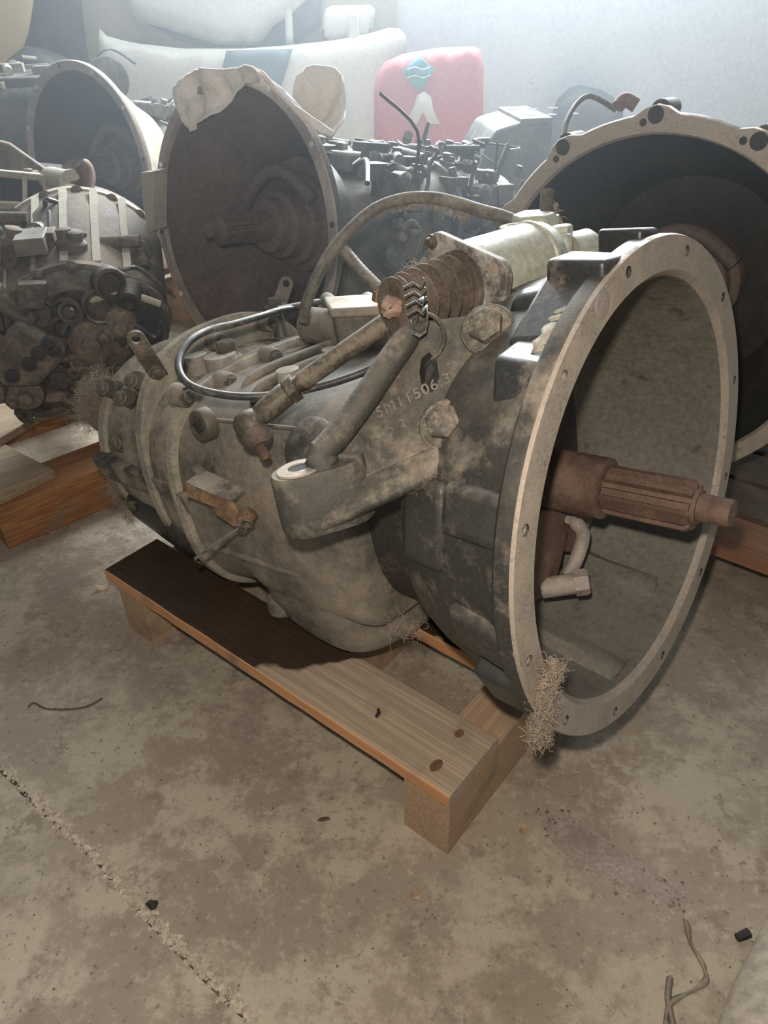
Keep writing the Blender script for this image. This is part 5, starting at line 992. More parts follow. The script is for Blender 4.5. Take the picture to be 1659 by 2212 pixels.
def side_clutter(root, seed, n, x0, x1, hw, z1, z0):
    r = random.Random(seed)
    for i in range(n):
        x = r.uniform(x0, x1); z = r.uniform(z0, z1 * .8); y = hw * (1 - .25 * max(0, z / z1) ** 2) - .008; mb = MB(); k = i % 5; c = V((x, y, z))
        if k == 0: mb.lathe(c, (0, 1, r.gauss(0, .2)), [(0, .026), (.03, .024), (.033, .018), (.036, .010), (.036, 0)], 18); nm = 'side_boss'
        elif k == 1: mb.hexa(c, (r.gauss(0, .2), 1, .2), r.uniform(.010, .016), .03); nm = 'plug'
        elif k == 2:
            d = V((r.gauss(0, 1), 0, r.gauss(0, 1))).normalized(); q = d.cross(V((0, 1, 0))) * .010; a = c + V((0, .014, 0)); mb.prism([a - q, a + d * .09 - q * .6, a + d * .09 + q * .6, a + q], (0, .007, 0)); nm = 'side_bracket'
        elif k == 3:
            p = [c]; 
            for t in range(4): p.append(p[-1] + V((r.gauss(0, .04), .02 if t == 0 else r.gauss(0, .008), r.gauss(.02, .04))))
            mb.tube(smooth_path(p, 4), r.uniform(.003, .006), 8); nm = 'pipe'
        else: mb.box(c, (r.uniform(.015, .045), 0, 0), (0, .018, 0), (0, 0, r.uniform(.012, .03))); nm = 'side_cover'
        mb.build(nm, M[r.choice(('machine', 'machine2'))], root, bevel=.002 if k in (2, 4) else 0)
def rear_gearbox(loc, yaw, tilt, R, label, seed, inner, face, body, length=0.75, hw=0.17, zt=0.17, zb=-0.2, group=None, depth=0.20, holes=12, rim=0.022, shaftlen=0.09, collar=True, lobes=0, ncl=26, bodyz=-0.02, taper=1.0, casebody=None):
    rot = frame_of(yaw, tilt)
    root = empty('gearbox', loc, rot, label, 'gearbox', group)
    mb = MB()
    tp = taper
    P = [(-0.008, R - rim - .004), (0.0, R - rim), (0.0, R - .002), (-0.003, R), (-0.016, R), (-0.02, R - .006), (-0.05, R - .010 - .012 * tp), (-depth * .75, R - .042 - .035 * tp), (-depth, R - .09 - .02 * tp), (-depth, 0.04),
         (-depth + .012, 0.04), (-depth + .012, R - .10 - .02 * tp), (-depth * .72, R - .055 - .035 * tp), (-0.05, R - .022 - .012 * tp), (-0.018, R - rim - .004)]
    mb.lathe((0, 0, 0), (1, 0, 0), P, 96, closed=True)
    bell_ = mb.build('bell_housing', [M[body], M[face], M[inner]], root)
    for p in bell_.data.polygons:
        c = p.center; r = math.hypot(c.y, c.z)
        p.material_index = 1 if c.x > -0.0075 and r > R - rim - .006 else (2 if V((0, c.y, c.z)).dot(p.normal) < -1e-4 and c.x < -0.005 or (c.x > -depth + .005 and r < R - .10 - .02 * tp and p.normal.x > .5) else 0)
    for k in range(holes):
        a = math.radians(10 + 360 / holes * k); y, z = (R - .011) * math.cos(a), (R - .011) * math.sin(a)
        mb = MB(); mb.lathe((0.0004, y, z), (1, 0, 0), [(0, .0058), (0.0006, .0054)], 14); mb.build('bolt_hole', M['alu' if not lobes and k % 3 else 'dark'], bell_)
    if lobes:
        for k in range(lobes):
            a = 2 * math.pi * k / lobes + lobes_phase; y, z = (R - .004) * math.cos(a), (R - .004) * math.sin(a)
            mb = MB(); t_ = V((0, -math.sin(a), math.cos(a))); r_ = V((0, math.cos(a), math.sin(a))); c0 = V((-0.016, 0, 0)) + r_ * (R - .014)
            poly = [c0 + t_ * (.060 * s_) + r_ * h for s_, h in ((-1, .0), (-.55, .012), (-.28, .022), (0, .026), (.28, .022), (.55, .012), (1, .0), (.3, -.012), (-.3, -.012))]
            mb.prism(poly, (0.0165, 0, 0)); e = mb.build('flange_ear', M[face], bell_, bevel=.002)
            mb = MB(); mb.lathe(V((0.001, 0, 0)) + r_ * (R - .002), (1, 0, 0), [(0, .0125), (0.0008, .0122)], 20); mb.build('ear_hole', M['dark'], e)
            mb = MB(); mb.lathe(V((-0.018, 0, 0)) + r_ * (R + .002), (-1, 0, 0), [(0, .016), (.05, .014), (.055, .01)], 18); mb.build('ear_boss', M[body], e)
    x0 = -depth
    mb = MB(); mb.lathe((x0, 0, 0), (1, 0, 0), [(0, .105), (.03, .10), (.034, .085), (.05, .082), (.055, .070), (.085, .066), (.09, .055), (.115, .052), (.117, .042)], 44)
    co = mb.build('bearing_retainer', M['darkrust'], root)
    mb = MB(); mb.lathe((x0 + .10, 0, 0), (1, 0, 0), [(0, .030), (.06, .030), (.0605, .024), (.06 + shaftlen, .024), (.066 + shaftlen, .014), (.09 + shaftlen, .0135), (.092 + shaftlen, .011)], 30)
    s_ = mb.build('splined_shaft', M['darkrust'], co)
    for k in range(12):
        a = 2 * math.pi * k / 12; mb = MB(); c = V((x0 + .16 + shaftlen / 2, .0245 * math.cos(a), .0245 * math.sin(a))); mb.box(c, (shaftlen / 2, 0, 0), V((0, -math.sin(a), math.cos(a))) * .0036, V((0, math.cos(a), math.sin(a))) * .0035)
        if k == 0: tooth = mb.build('spline_tooth', M['darkrust'], s_)
        else:
            q = tooth.copy(); col.objects.link(q); q.parent = s_; q.rotation_euler = (a, 0, 0); 
    mb = MB(); mb.tube(smooth_path([(x0 + .06, -.20, -.01), (x0 + .075, -.12, .012), (x0 + .085, -.085, .05), (x0 + .085, -.03, .098), (x0 + .08, .03, .100), (x0 + .07, .09, .06)], 5), [.016] * 8 + [.014] * 18, 12); mb.build('release_fork', M['darkrust'], root)
    mb = MB()
    def sec(x, h, t, b_, p=3.0): return spt(h, t + bodyz, b_ + bodyz, bodyz, 56, p, 2.6, 0.0, x)
    mb.rings([sec(-depth + .01, hw * .8, zt * .75, zb * .85), sec(-depth - .05, hw * .9, zt * .8, zb * .9), sec(-depth - .12, hw, zt * .9, zb), sec(-depth - .30, hw, zt, zb)])
    bell_body = body; body = casebody or body
    mb.build('gear_case', M[body], root)
    mb = MB(); xm = -depth - .30
    mb.rings([sec(xm, hw + .004, zt + .004, zb), sec(xm - .003, hw + .012, zt + .012, zb - .012), sec(xm - .02, hw + .012, zt + .012, zb - .012), sec(xm - .023, hw + .004, zt + .004, zb)]); fg = mb.build('case_flange', M[body], root)
    mb = MB(); mb.rings([sec(xm - .02, hw * .97, zt * .95, zb), sec(-length + .05, hw * .88, zt * .85, zb * .9), sec(-length, hw * .6, zt * .5, zb * .6)]); mb.build('rear_case', M[body], root)
    for k in range(9):
        a = math.radians(20 * k + 8); y = (hw + .002) * math.copysign(abs(math.cos(a)) ** .66, math.cos(a)); z = bodyz + zt * abs(math.sin(a)) ** .66
        copy_obj(b0, fg, (xm + .002, y, z * .97), (1, 0, 0), k, 'bolt', .009)
    mb = MB(); mb.box((-depth - .16, -.02, zt + bodyz), (.11, 0, 0), (0, hw * .5, 0), (0, 0, .02)); mb.build('top_cover', M[body], root, bevel=.008)
    clutter(root, seed, ncl, -length + .06, -depth - .04, hw, zt + bodyz + .012, pipes=7, k_=.75)
    side_clutter(root, seed + 1, ncl // 2, -length + .06, -depth - .05, hw, zt + bodyz, zb * .4)
    return root
lobes_phase = 0.0
GM = rear_gearbox((-0.281, 1.570, 0.564), -2.2994, 0.140, 0.277, 'gearbox with brown rusty open bell and splined shaft, white rag hung over its rim', 21, 'darkrust', 'oldface', 'machine2', 0.85, 0.18, 0.145, -0.22, depth=.19, shaftlen=.075, ncl=110, taper=2.3)
GL = rear_gearbox((-0.861, 2.421, 0.528), -2.1824, 0.094, 0.277, 'gearbox at the back left with black open bell and bright bolt holes', 35, 'dark', 'oldface', 'leftpale', 0.85, 0.17, 0.17, -0.2, depth=.2, ncl=90, casebody='machine2', taper=1.5)  # cream bell shell: window light put into its colour
lobes_phase = 0.11
GR = rear_gearbox((0.444, 1.238, 0.494), -2.2397, 0.018, 0.303, 'gearbox with lobed aluminium bell flange, behind the largest gearbox at right', 52, 'dark', 'face', 'machine', 0.80, 0.17, 0.15, -0.2, depth=.24, rim=.026, shaftlen=.03, lobes=12, ncl=20)
# a bent pipe and a reddish lug on the shoulder of the right gearbox
RTX = lambda p: GR.matrix_world.inverted() @ V(p)
bpy.context.view_layer.update()
def addp(root, mb, name, m, **k):
    inv = root.matrix_world.inverted(); mb.v = [tuple(inv @ V(p)) for p in mb.v]; return mb.build(name, M[m], root, **k)
mb = MB(); mb.tube(smooth_path(D['gr_pipe'], 6), 0.0045, 8); addp(GR, mb, 'brake_pipe', 'hose')
mb = MB(); mb.tube(smooth_path(D['gr_lug'], 4), [0.012] * 9, 10); addp(GR, mb, 'reddish_lug', 'rubred')

# left front gearbox, seen from its output end
def left_gearbox():
    root = empty('gearbox', D['lg_base'][0], frame_of(-1.30, 0.0), 'dusty brown gearbox at the left edge with ribbed selector cover on top', 'gearbox')
    bpy.context.view_layer.update()
    inv = root.matrix_world.inverted()
    T = lambda p: inv @ V(p)
    A = lambda mb, nm, m, par=None, **k: mb.build(nm, M[m], par or root, **k)
    def prof_from(path, x, zb):
        P = [T(p) for p in smooth_path(path, 5)]; ring = [V((x, p.y, p.z)) for p in P]
        return ring
    # end flange arc: profile traced over the top, closed along the bottom
    top = prof_from(D['lg_arc'], 0, 0)
    y0, y1 = top[0].y, top[-1].y
    zb = 0.175
    bot = [V((0, y1 + (y0 - y1) * t / 10, zb - 0.03 * math.sin(math.pi * t / 10))) for t in range(1, 10)]
    ring = top + [V((0, y1 - .02, zb + .09))] + bot + [V((0, y0 + .02, zb + .09))]
    c = sum(ring, V()) / len(ring)
    def sc2(k, x, dz=0.0): return [V((x, c.y + (p.y - c.y) * k, c.z + (p.z - c.z) * k + dz)) for p in ring]
    mb = MB(); mb.rings([sc2(.985, -.02), sc2(1.02, -.018), sc2(1.02, .004), sc2(.985, .006)]); fg = A(mb, 'end_flange', 'left')
    mb = MB(); mb.rings([sc2(.98, -.015), sc2(1.0, -.10, .02), sc2(1.03, -.22, .05), sc2(1.03, -.30, .06)]); A(mb, 'gear_case', 'left')
    mb = MB(); mb.rings([sc2(1.03, -.30, .06), sc2(1.07, -.302, .06), sc2(1.07, -.322, .06), sc2(1.03, -.324, .06)]); f2 = A(mb, 'case_flange', 'leftpale')
    mb = MB(); mb.rings([sc2(1.02, -.32, .06), sc2(1.0, -.38, .06), sc2(.85, -.44, .06)]); A(mb, 'front_case', 'left')
    mb = MB(); mb.rings([sc2(.95, .004), sc2(.86, .020), sc2(.62, .038), sc2(.45, .030)]); A(mb, 'end_cover', 'leftdark')
    for i in range(2, len(top) - 2, 6):
        p = top[i]; q = V((.004, c.y + (p.y - c.y) * .94, c.z + (p.z - c.z) * .94)); copy_obj(b0, fg, q, (1, 0, 0), i, 'bolt', .009)
    for i in range(3, len(top) - 2, 6):
        p = top[i]; q = V((-.298, c.y + (p.y - c.y) * 1.0, c.z + (p.z - c.z) * 1.0 + .06)); copy_obj(b0, f2, q, (1, 0, .2), i, 'bolt', .009)
    # webs on the crown between the flanges, window light painted in as pale colour
    for i in range(3, len(top) - 9, 5):
        p = top[i]; a = V((-.02, p.y, p.z - .004)); b_ = V((-.29, c.y + (p.y - c.y) * 1.05, c.z + (p.z - c.z) * 1.05 + .055)); mb = MB()
        mb.prism([a + V((0, 0, .006)), b_ + V((0, 0, .012)), b_ - V((0, 0, .05)), a - V((0, 0, .03))], (0, .014, 0)); A(mb, 'crown_web', 'leftpale')
    # dark mouth of the cover, bracket block, knob and fittings
    mb = MB(); P = [T(p) for p in smooth_path(D['lg_mouth'], 4)]; mb.prism([V((.030, p.y, p.z)) for p in P], (-.012, 0, 0)); A(mb, 'cover_mouth', 'dark')
    mb = MB(); P = [T(p) for p in D['lg_lip']]; mb.tube(smooth_path([V((.032, p.y, p.z)) for p in P], 5), .0065, 10); A(mb, 'mouth_lip', 'leftpale')
    mb = MB(); P = [T(p) for p in D['lg_block']]; mb.prism([V((.09, p.y, p.z)) for p in P], (-.09, 0, 0)); bk = A(mb, 'sensor_block', 'left', bevel=.010)
    for p in [T(q) for q in D['lg_blockholes']]:
        mb = MB(); mb.lathe((.0905, p.y, p.z), (1, 0, 0), [(-.01, .013), (.004, .013), (.0045, .009), (.001, .008), (.001, 0.0)], 18); A(mb, 'block_screw', 'dark', bk)
    for (p, r, nm) in [(T(q), r_, n_) for q, r_, n_ in zip(D['lg_round'], (.040, .028, .022, .030, .018), ('round_cap', 'pipe_boss', 'knob', 'drain_cover', 'plug'))]:
        mb = MB(); mb.lathe((.0, p.y, p.z), (1, 0, 0.0), [(0, r * 1.1), (.05, r), (.056, r * .8), (.062, r * .45), (.075, r * .4), (.078, r * .2)], 26); A(mb, nm, 'left')
    mb = MB(); P = [T(q) for q in D['lg_wire']]; mb.tube(smooth_path([V((.05, p.y, p.z)) for p in P], 6), .0045, 8); A(mb, 'wire', 'cable')
    mb = MB(); P = [T(q) for q in D['lg_pipe']]; mb.tube(smooth_path(P, 6), .005, 8); A(mb, 'oil_pipe', 'rust')
    # ribbed selector cover on top, traced frame with window bars
    P = [T(q) for q in D['lg_frame']]
    mb = MB(); mb.prism(P, (-.16, 0, 0)); sel = A(mb, 'selector_cover', 'dark')
    up_ = V((0, 0, .010)); n = len(P)
    for a, b_ in zip(P, P[1:] + P[:1]):
        mb = MB(); d = (b_ - a); mb.box((a + b_) / 2 + V((.004, 0, 0)), d / 2 + d.normalized() * .006, V((.010, 0, 0)), d.normalized().cross(V((1, 0, 0))) * .0075); A(mb, 'cover_rail', 'leftpale', sel, bevel=.003)
    for t in (.30, .62, .86):
        a = P[0].lerp(P[1], t); b_ = P[3].lerp(P[2], t); mb = MB(); d = b_ - a; mb.box((a + b_) / 2 + V((.004, 0, 0)), d / 2, V((.010, 0, 0)), d.normalized().cross(V((1, 0, 0))) * .006); A(mb, 'cover_rib', 'leftpale', sel, bevel=.002)
    mb = MB(); P = [T(q) for q in D['lg_gusset']]; mb.prism(P, (-.02, 0, 0)); A(mb, 'gusset', 'left', bevel=.003)
    q = [T(z) for z in D['lg_cyl']]
    mb = MB(); mb.lathe(q[0], q[1] - q[0], [(0, .030), ((q[1] - q[0]).length * .9, .030), ((q[1] - q[0]).length * .92, .033), ((q[1] - q[0]).length, .033)], 30); cy = A(mb, 'selector_cylinder', 'leftpale')
    mb = MB(); mb.tube([q[1], q[2], q[3]], .009, 12); A(mb, 'selector_rod', 'rust', cy)
    mb = MB(); mb.tube(smooth_path([q[3] + V((0, -.01, .03)), q[3] + V((0, 0, .01)), q[4], q[5]], 4), [.012, .016, .018, .018, .017, .016, .014, .012, .012, .013, .012, .010, .009], 12); A(mb, 'selector_lever', 'rust', cy)
    for k, z in enumerate(D['lg_topbolts']):
        p = T(z); mb = MB(); mb.lathe(p - V((0, 0, .03)), (0, 0, 1), [(0, .016), (.03, .015), (.03, .021), (.034, .021), (.0345, .014)], 18); b_ = A(mb, 'stand_post', 'left'); copy_obj(b0, b_, p, (0, 0, 1), k, 'bolt', .0105)
    for k, z in enumerate(D['lg_rings']):
        p = T(z); mb = MB(); mb.lathe(p, (0.25, 0, 1), [(0, .020), (.006, .020), (.006, .009), (0, .009)], 22, closed=True); A(mb, 'ring_lug', 'leftpale')
    P = [T(q) for q in D['lg_eye']]
    mb = MB(); d = (P[1] - P[0]); mb.tube([P[0], P[1]], .012, 10); mb.lathe(P[1], (1, .2, 0), [(-.004, .022), (.004, .022), (.004, .010), (-.004, .010)], 20, closed=True); A(mb, 'lifting_eye', 'left')
    r = random.Random(31)
    for i in range(46):       # small bosses, bolts, pipes and lugs crowding the end cover
        y = c.y + r.uniform(-.17, .11); z = r.uniform(zb + .03, c.z + .06); mb = MB(); k = i % 5; p = V((.03, y, z))
        if k == 0: mb.lathe(p, (1, r.gauss(0, .3), r.gauss(0, .3)), [(-.02, .022), (.02, .02), (.022, .014), (.012, .010), (.012, 0)], 16); nm = 'boss'
        elif k == 1: mb.hexa(p, (1, r.gauss(0, .2), r.gauss(0, .2)), r.uniform(.009, .015), .022); nm = 'plug'
        elif k == 2:
            q = [p]
            for t in range(4): q.append(q[-1] + V((r.gauss(.004, .008), r.gauss(0, .035), r.gauss(0, .03))))
            mb.tube(smooth_path(q, 4), r.uniform(.004, .010), 8); nm = 'pipe'
        elif k == 3: mb.box(p, (.014, 0, 0), (0, r.uniform(.012, .03), r.gauss(0, .008)), (0, r.gauss(0, .008), r.uniform(.008, .025))); nm = 'lug'
        else: mb.lathe(p, (1, r.gauss(0, .2), r.gauss(0, .2)), [(-.01, .03), (.012, .028), (.014, .022), (.006, .018), (.006, 0)], 20); nm = 'cap'
        mb.build(nm, M[r.choice(('left', 'leftdark', 'leftdark'))], root, bevel=.003 if k == 3 else 0)
    mb = MB(); mb.box((-.33, c.y, (zb + .09) / 2 - .006), (.05, 0, 0), (0, .12, 0), (0, 0, (zb + .09) / 2)); mb.build('timber_block', M['beam'], root, bevel=.003)
    clutter(root, 77, 22, -.28, -.05, .13, T(D['lg_arc'][3]).z + .02, 'left', 2)
    return root
LG = left_gearbox()

# far left gearbox by the dark fender, and an engine block piece in the row
def machine_block(loc, yaw, label, cat, name, seed, hx, hy, h, m='machine'):
    root = empty(name, loc, Matrix.Rotation(yaw, 3, 'Z'), label, cat)
    mb = MB(); mb.box((0, 0, h / 2), (hx, 0, 0), (0, hy, 0), (0, 0, h / 2)); mb.build('body', M[m], root, bevel=.03, seg=3)
    mb = MB(); mb.box((0, 0, h + .008), (hx * .9, 0, 0), (0, hy * .9, 0), (0, 0, .02)); mb.build('cover', M[m], root, bevel=.006)
    clutter(root, seed, 34, -hx * .95, hx * .95, hy, h + .03, 'leftpale', 3)
    return root
machine_block(D['fl_base'][0], 0.1, 'grimy gearbox body at the far left below the dark fender', 'gearbox', 'gearbox', 5, 0.26, 0.22, D['fl_top'][0][2] - 0.02)
eb = empty('engine_block', D['eb_base'][0], Matrix.Rotation(0.12, 3, 'Z'), 'dark cast block with flat drilled top plate right of the red panel', 'engine block')
bpy.context.view_layer.update()
EBT = [eb.matrix_world.inverted() @ V(q) for q in D['eb_top']]
ht = EBT[1].z; x0, x1 = EBT[0].x, EBT[1].x
mb = MB(); 
sec = [(x0, 0), (x1 - .01, 0), (x1 - .01, ht * .55), (x1, ht * .66), (x1, ht - .004), (x0 + .12, ht - .004), (x0 + .05, ht - .02), (x0 + .015, ht - .07), (x0, ht - .14)]
mb.prism([V((x, 0, z)) for x, z in sec], (0, .28, 0)); body_ = mb.build('block_body', M['machine'], eb, bevel=.012, seg=3)
mb = MB(); mb.box(((x0 + x1) / 2 + .06, .14, ht), ((x1 - x0) / 2 - .065, 0, 0), (0, .14, 0), (0, 0, .007)); tpk = mb.build('top_plate', M['machine2'], eb, bevel=.003)
for i in range(3):
    for j in range(2):
        mb = MB(); mb.lathe((x0 + .17 + i * .07 - (.02 if j else 0), .06 + j * .14, ht + .0072), (0, 0, 1), [(0, .018), (.0006, .0175)], 20); mb.build('stud_hole', M['dark'], tpk)
for i, (x, z, r) in enumerate(((x0 + .06, ht * .5, .035), (x0 + .17, ht * .62, .03), (x1 - .05, ht * .42, .045), (x0 + .10, ht * .28, .025))):
    mb = MB(); mb.lathe((x, .005, z), (0, -1, 0), [(0, r), (.02, r), (.022, r * .8), (.006, r * .7), (.006, 0)], 24); mb.build('port', M['machine'], eb)

# pallets that carry the row behind
def stand(name, loc, yaw, L, Wd, zt, label, m='plankb', nb=3, bx=None):
    root = empty(name, loc, Matrix.Rotation(yaw, 3, 'Z'), label, 'pallet')
    for i in range(nb):
        y = (Wd - .11) * i / (nb - 1); mb = MB(); mb.box((0, y + .055 - Wd / 2, zt - .011), (L / 2, 0, 0), (0, .055, 0), (0, 0, .011)); mb.build('plank', M['plankb' if i == 0 and m == 'plankd' else m], root, bevel=.0015)
    for x in (-L / 2 + .05, L / 2 - .05):
        mb = MB(); mb.box((x, 0, (zt - .022) / 2), (.04, 0, 0), (0, Wd / 2, 0), (0, 0, (zt - .022) / 2)); mb.build('bearer', M['beam'], root, bevel=.0015)
    return root
YB = math.atan2(0.785, 0.62)
def under(loc, yaw, s): return (loc[0] - math.cos(yaw) * s, loc[1] - math.sin(yaw) * s, 0)
stand('pallet', tuple(V((0.62, 1.027, 0)) + PB * .31 - PA * .02), -.6875, .76, .62, .134, 'dark wooden pallet under the gearbox with the lobed aluminium bell flange', 'plankd', 5)  # boards set dense, extra ones added to block window light
stand('pallet', under((-0.281, 1.570), -2.2994, .5), -2.2994, .60, .5, .12, 'dark wooden pallet under the gearbox with the rag')
stand('pallet', under((-0.861, 2.421), -2.1824, .5), -2.1824, .60, .5, .12, 'dark wooden pallet under the black open bell at the back left')
def cradle(gx, x, zt):
    """timber blocks between a gearbox and its pallet"""
# left pallet with the heavy bearer in view
lp0 = V((-0.800, 1.262, 0)); ang = math.atan2(0.088, 0.108)
lpr = empty('pallet', lp0, Matrix.Rotation(ang, 3, 'Z'), 'pallet with a thick orange bearer under the dusty brown gearbox at left', 'pallet')
LI = lpr.matrix_world.inverted if False else None
bpy.context.view_layer.update(); li_ = lpr.matrix_world.inverted()
def lpp(pts, zt, th, m, nm):
    mb = MB(); mb.prism([li_ @ V((p[0], p[1], zt)) for p in pts], (0, 0, -th)); return mb.build(nm, M[m], lpr, bevel=.002)
B_ = [V(p) for p in D['lp_bearer']]; d_ = (B_[1] - B_[0]).normalized(); n_ = V((-d_.y, d_.x, 0))
q0 = B_[0]
lpp([q0, q0 + d_ * .55, q0 + d_ * .55 + n_ * .12, q0 + n_ * .12], .100, .100, 'beamo', 'bearer')
lpp([q0 + n_ * .45 - d_ * .3, q0 + n_ * .45 + d_ * .55, q0 + n_ * .55 + d_ * .55, q0 + n_ * .55 - d_ * .3], .100, .100, 'beamo', 'bearer')
lpp(D['lp_plankA'], .122, .022, 'plankg', 'plank')
lpp(D['lp_plankB'], .142, .020, 'plankg', 'plank')
lpp([q0 + d_ * .30 + n_ * .02, q0 + d_ * .42 + n_ * .02, q0 + d_ * .42 + n_ * .56, q0 + d_ * .30 + n_ * .56], .122, .022, 'plankg', 'plank')

mb = MB(); Pq = [V(p) for p in D['sidepl']]; mb.prism(Pq, (0.02, 0.03, 0)); addp(GM, mb, 'side_plate', 'face')
mb = MB(); p = V(D['ldisc'][0]); mb.lathe(p, (.35, -.9, .05), [(0, .062), (.03, .062), (.034, .055)], 32); addp(GL, mb, 'breather_drum', 'machine')
# rag over the rim, one cloth in two lobes joined by a twisted strip
rag = sheet('rag', D['rag1'], M['rag'], bulge=.016, edge=.05, noise_amt=.040, noise_sc=17, step=.009, thick=.003, seed=1)
lab(rag, 'dirty white rag hung over the rim of the brown bell housing', 'rag')
sheet('rag_strip', D['rag2'], M['rag'], rag, bulge=.006, edge=.02, noise_amt=.010, noise_sc=22, step=.009, thick=.003, seed=2)
rg3 = sheet('rag_lump', D['rag3'], M['rag'], rag, bulge=.045, edge=.09, noise_amt=.06, noise_sc=15, step=.010, thick=.003, seed=5)

# ---------------------------------------------------------------- body panels against the wall
def panel(name, poly, m, label, bulge=0.01, edge=.08, curve=None, thick=.006, step=.04):
    o = sheet(name, poly, M[m], None, depth=(0, -1, 0), bulge=bulge, edge=edge, step=step, thick=thick, curve=curve)
    return lab(o, label, 'panel')
visor = panel('sun_visor', D['w_visor'], 'white', 'long curved off-white body panel with a slate blue rectangle, behind the row', .03, .10, lambda x, y: -.10 * x * x)
def stick(name, key, host, m, push=.004, kind=None):
    """a flat print or patch laid on the host panel"""
    P = [V(p) for p in D[key]]
    bpy.context.view_layer.update()
    return sheet(name, P, M[m], host, depth=(0, -1, 0), step=.05, thick=.0015, curve=lambda x, y: push)
bon = panel('bonnet', D['w_hood'], 'white', 'upper white bonnet panel with a rounded corner, topmost against the wall', .025, .07)
sheet('bonnet_gap_shade', D['w_under'], M['gapshade'], bon, depth=(0, -1, 0), step=.05, thick=.01)  # dark sheet painting the shade of the gap under the bonnet
panel('panel_strut', D['w_bar'], 'white', 'narrow white upright strut beside the bonnet panel', .01, .03, step=.03)
sp_ = panel('striped_panel', D['w_stripe'], 'white', 'small white panel with a maroon stripe leaning near the wall joint', .015, .04, step=.03)
red = panel('red_panel', D['w_red'], 'redpan', 'dulled red panel with a teal diamond print against the pale wall', .02, .06)
panel('grey_cover', D['w_grey'], 'greypl', 'rounded grey plastic cover behind the lobed bell flange', .06, .12)
panel('cream_door', D['w_beige'], 'cream', 'cream yellow door panel in the upper left corner', .004, .1)
panel('dark_post', D['w_dark'], 'fender', 'dark greenish upright panel beside the cream door', .03, .1)
panel('fender', D['w_fender'], 'fender', 'dark wheel arch fender with dusty curved top at upper left', .10, .2)
stick('blue_patch', 'w_patch', visor, 'patch', .038)
stick('maroon_stripe', 'w_mar', sp_, 'maroon', .012)
mb = MB(); Pst = [V(p) for p in D['w_strut']]; mb.prism([p - V((0, .05, 0)) for p in Pst], (0, -.02, 0)); mb.build('handle_strut', M['white'], sp_, bevel=.006)
dm = stick('diamond_print', 'w_diamond', red, 'teal', .028)
for k in (-.014, .014):
    c = sum((V(p) for p in D['w_diamond']), V()) / 4
    mb = MB(); mb.tube(smooth_path([c + V((-.045 + .0, -.036, k - .004)), c + V((-.015, -.036, k + .004)), c + V((.015, -.036, k - .004)), c + V((.045, -.036, k + .004))], 5), .003, 6); mb.build('print_line', mat('pale_print', (.45, .5, .5), None, 0, .6, bump=0), dm)
stick('pale_print', 'w_mark', red, 'white', .028)

# ---------------------------------------------------------------- bits on the floor
BT = [V(p) for p in D['bits']]
mb = MB(); mb.tube([p + V((0, 0, .0022)) for p in smooth_path(D['twig'], 5)], .0013, 6); lab(mb.build('twig', M['twig']), 'thin curved dark twig lying on the bare concrete at left', 'twig')
r = random.Random(8)
def chip(p, rx, ry, h, m, name, label, cat, ang=0.0, curl=.0):
    mb = MB(); n = 14; rings = []
    rim = [V((math.cos(t) * rx * r.uniform(.7, 1.15), math.sin(t) * ry * r.uniform(.7, 1.15), 0)) for t in [2 * math.pi * i / n for i in range(n)]]
    R_ = Matrix.Rotation(ang, 3, 'Z')
    f = lambda q, k, z: R_ @ V((q.x * k, q.y * k, z + curl * (q.x * k / rx) ** 2))
    mb.rings([[f(q, 1, 0) for q in rim], [f(q, .98, h * .6) for q in rim], [f(q, .6, h) for q in rim], [f(q, .2, h * .8) for q in rim]])
    o = mb.build(name, M[m]); o.location = p; return lab(o, label, cat)
chip(BT[0], .010, .006, .002, 'leaf', 'dry_leaf', 'curled dry brown leaf scrap on the open floor below the pallet corner', 'leaf', .4, .006)
chip(BT[1], .008, .006, .006, 'blackbit', 'black_lump', 'small black lump beside the crumbled floor joint', 'lump')
chip(BT[2], .015, .008, .004, 'shell', 'wood_chip', 'pale curled wood chip by the oily end of the near plank', 'wood chip', .3, .008)
chip(BT[3], .009, .004, .002, 'twig', 'bark_flake', 'flat dark flake left of the near pallet corner block', 'flake', .2)
chip(BT[4], .007, .006, .003, 'leaf', 'leaf_scrap', 'reddish leaf scrap right of the near pallet corner', 'leaf', 1.0, .004)
mb = MB(); q0 = P0 + PAL @ V((-.150, .040, ZT + .002)); mb.tube([q0, q0 + V((.004, .007, .0005)), q0 + V((.003, .013, .001))], [.0022, .003, .0018], 7); lab(mb.build('dead_fly', M['blackbit']), 'small dark insect on the near plank of the oily pallet', 'insect')
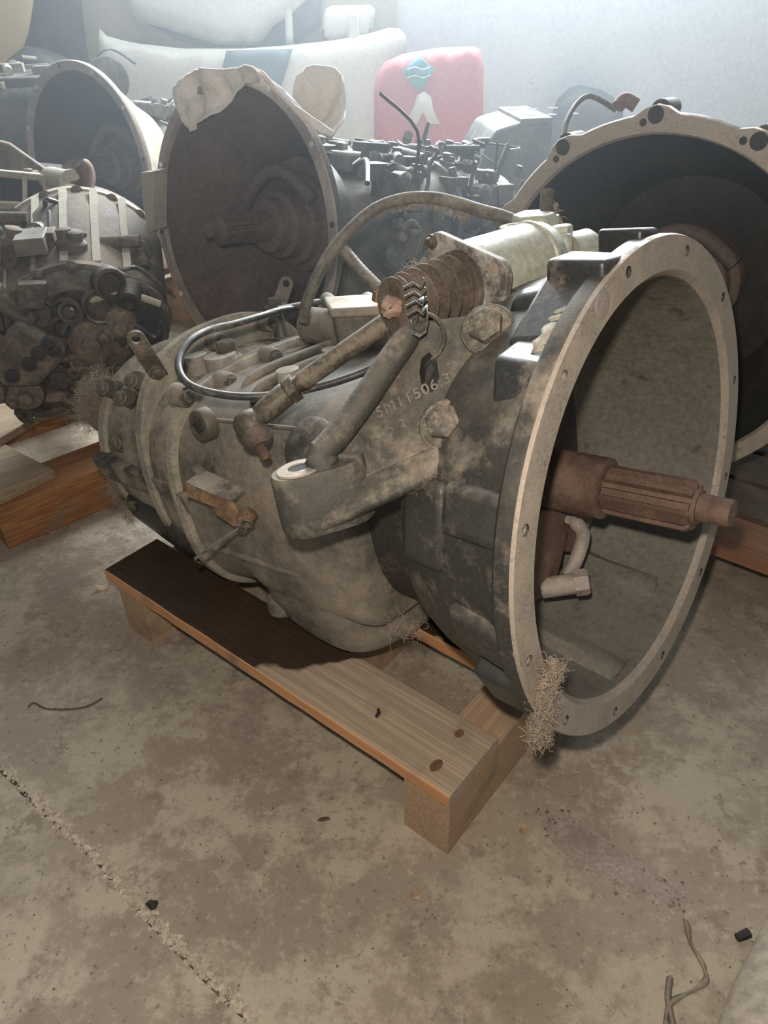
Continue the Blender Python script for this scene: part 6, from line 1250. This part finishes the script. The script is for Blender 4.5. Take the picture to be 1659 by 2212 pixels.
# crumpled film strip and the pale moulded panel in the near right corner
fm = [V(p) for p in D['film']]; rows = []
for i, p in enumerate(smooth_path(fm, 6)):
    t = i / 36; wv = .006 + .002 * math.sin(i * .7); d = V((.8, -.5, 0)).normalized(); ang_ = .5 + .9 * math.sin(i * .35)
    h = .003 + .002 * abs(math.sin(i * .23))
    rows.append([p + V((0, 0, .001)), p + d * wv * .5 * math.cos(ang_) + V((0, 0, h)), p + d * wv + V((0, 0, h * .4))])
mb = MB(); mb.rings(rows, False, False); fs = mb.build('plastic_strip', M['film'], solid=.0008, smooth=70); lab(fs, 'twisted dirty plastic strip on the floor at the lower right', 'plastic strip')
rows = []
for i, p in enumerate(smooth_path(D['film2'], 6)):
    rows.append([p + V((0, 0, .0006)), p + V((.003, -.001, .005)), p + V((.007, -.002, .001))])
mb = MB(); mb.rings(rows, False, False); mb.build('strip_tail', M['film'], fs, solid=.0008, smooth=70)
CO = [V(p) for p in D['cornerobj']]; rows = []
for i, p in enumerate(smooth_path([CO[0] + (CO[0] - CO[1]) * 1.6] + CO + [CO[-1] + (CO[-1] - CO[-2]) * 1.2], 6)):
    d = V((.75, -.66, 0))
    rows.append([p + V((0, 0, .0)), p + d * -.002 + V((0, 0, .010)), p + d * .006 + V((0, 0, .022)), p + d * .02 + V((0, 0, .033)), p + d * .06 + V((0, 0, .048)), p + d * .16 + V((0, 0, .062)), p + d * .16 + V((0, 0, .0))])
mb = MB(); mb.rings(rows, True, True); lab(mb.build('moulded_panel', M['palepan'], smooth=60), 'pale rounded moulded panel lying in the lower right corner', 'panel')
DB = [V(p) for p in D['darkbit']]
mb = MB(); mb.tube([DB[0] + V((0, 0, .005)), DB[1] + V((0, 0, .006))], [.005, .006], 8); lab(mb.build('rubber_scrap', M['blackbit']), 'small dark rubber scrap beside the pale moulded panel', 'scrap')

# haze volume lit by the window, added to imitate the lens veil
mb = MB(); mb.box((0, 2.24, 1.65), (3.0, 0, 0), (0, 1.34, 0), (0, 0, 1.25)); hz = mb.build('haze', M['dark'], smooth=0)
hm = bpy.data.materials.new('veil_haze'); hm.use_nodes = True; hn = hm.node_tree
hn.nodes.remove(hn.nodes['Principled BSDF']); vs = hn.nodes.new('ShaderNodeVolumeScatter'); vs.inputs['Color'].default_value = (.82, .92, 1, 1); vs.inputs['Density'].default_value = HAZE; vs.inputs['Anisotropy'].default_value = .55
hn.links.new(vs.outputs[0], hn.nodes['Material Output'].inputs['Volume']); hz.data.materials.clear(); hz.data.materials.append(hm)
lab(hz, 'added haze volume giving a bluish lens veil over the back of the shed', 'haze', kind='stuff')
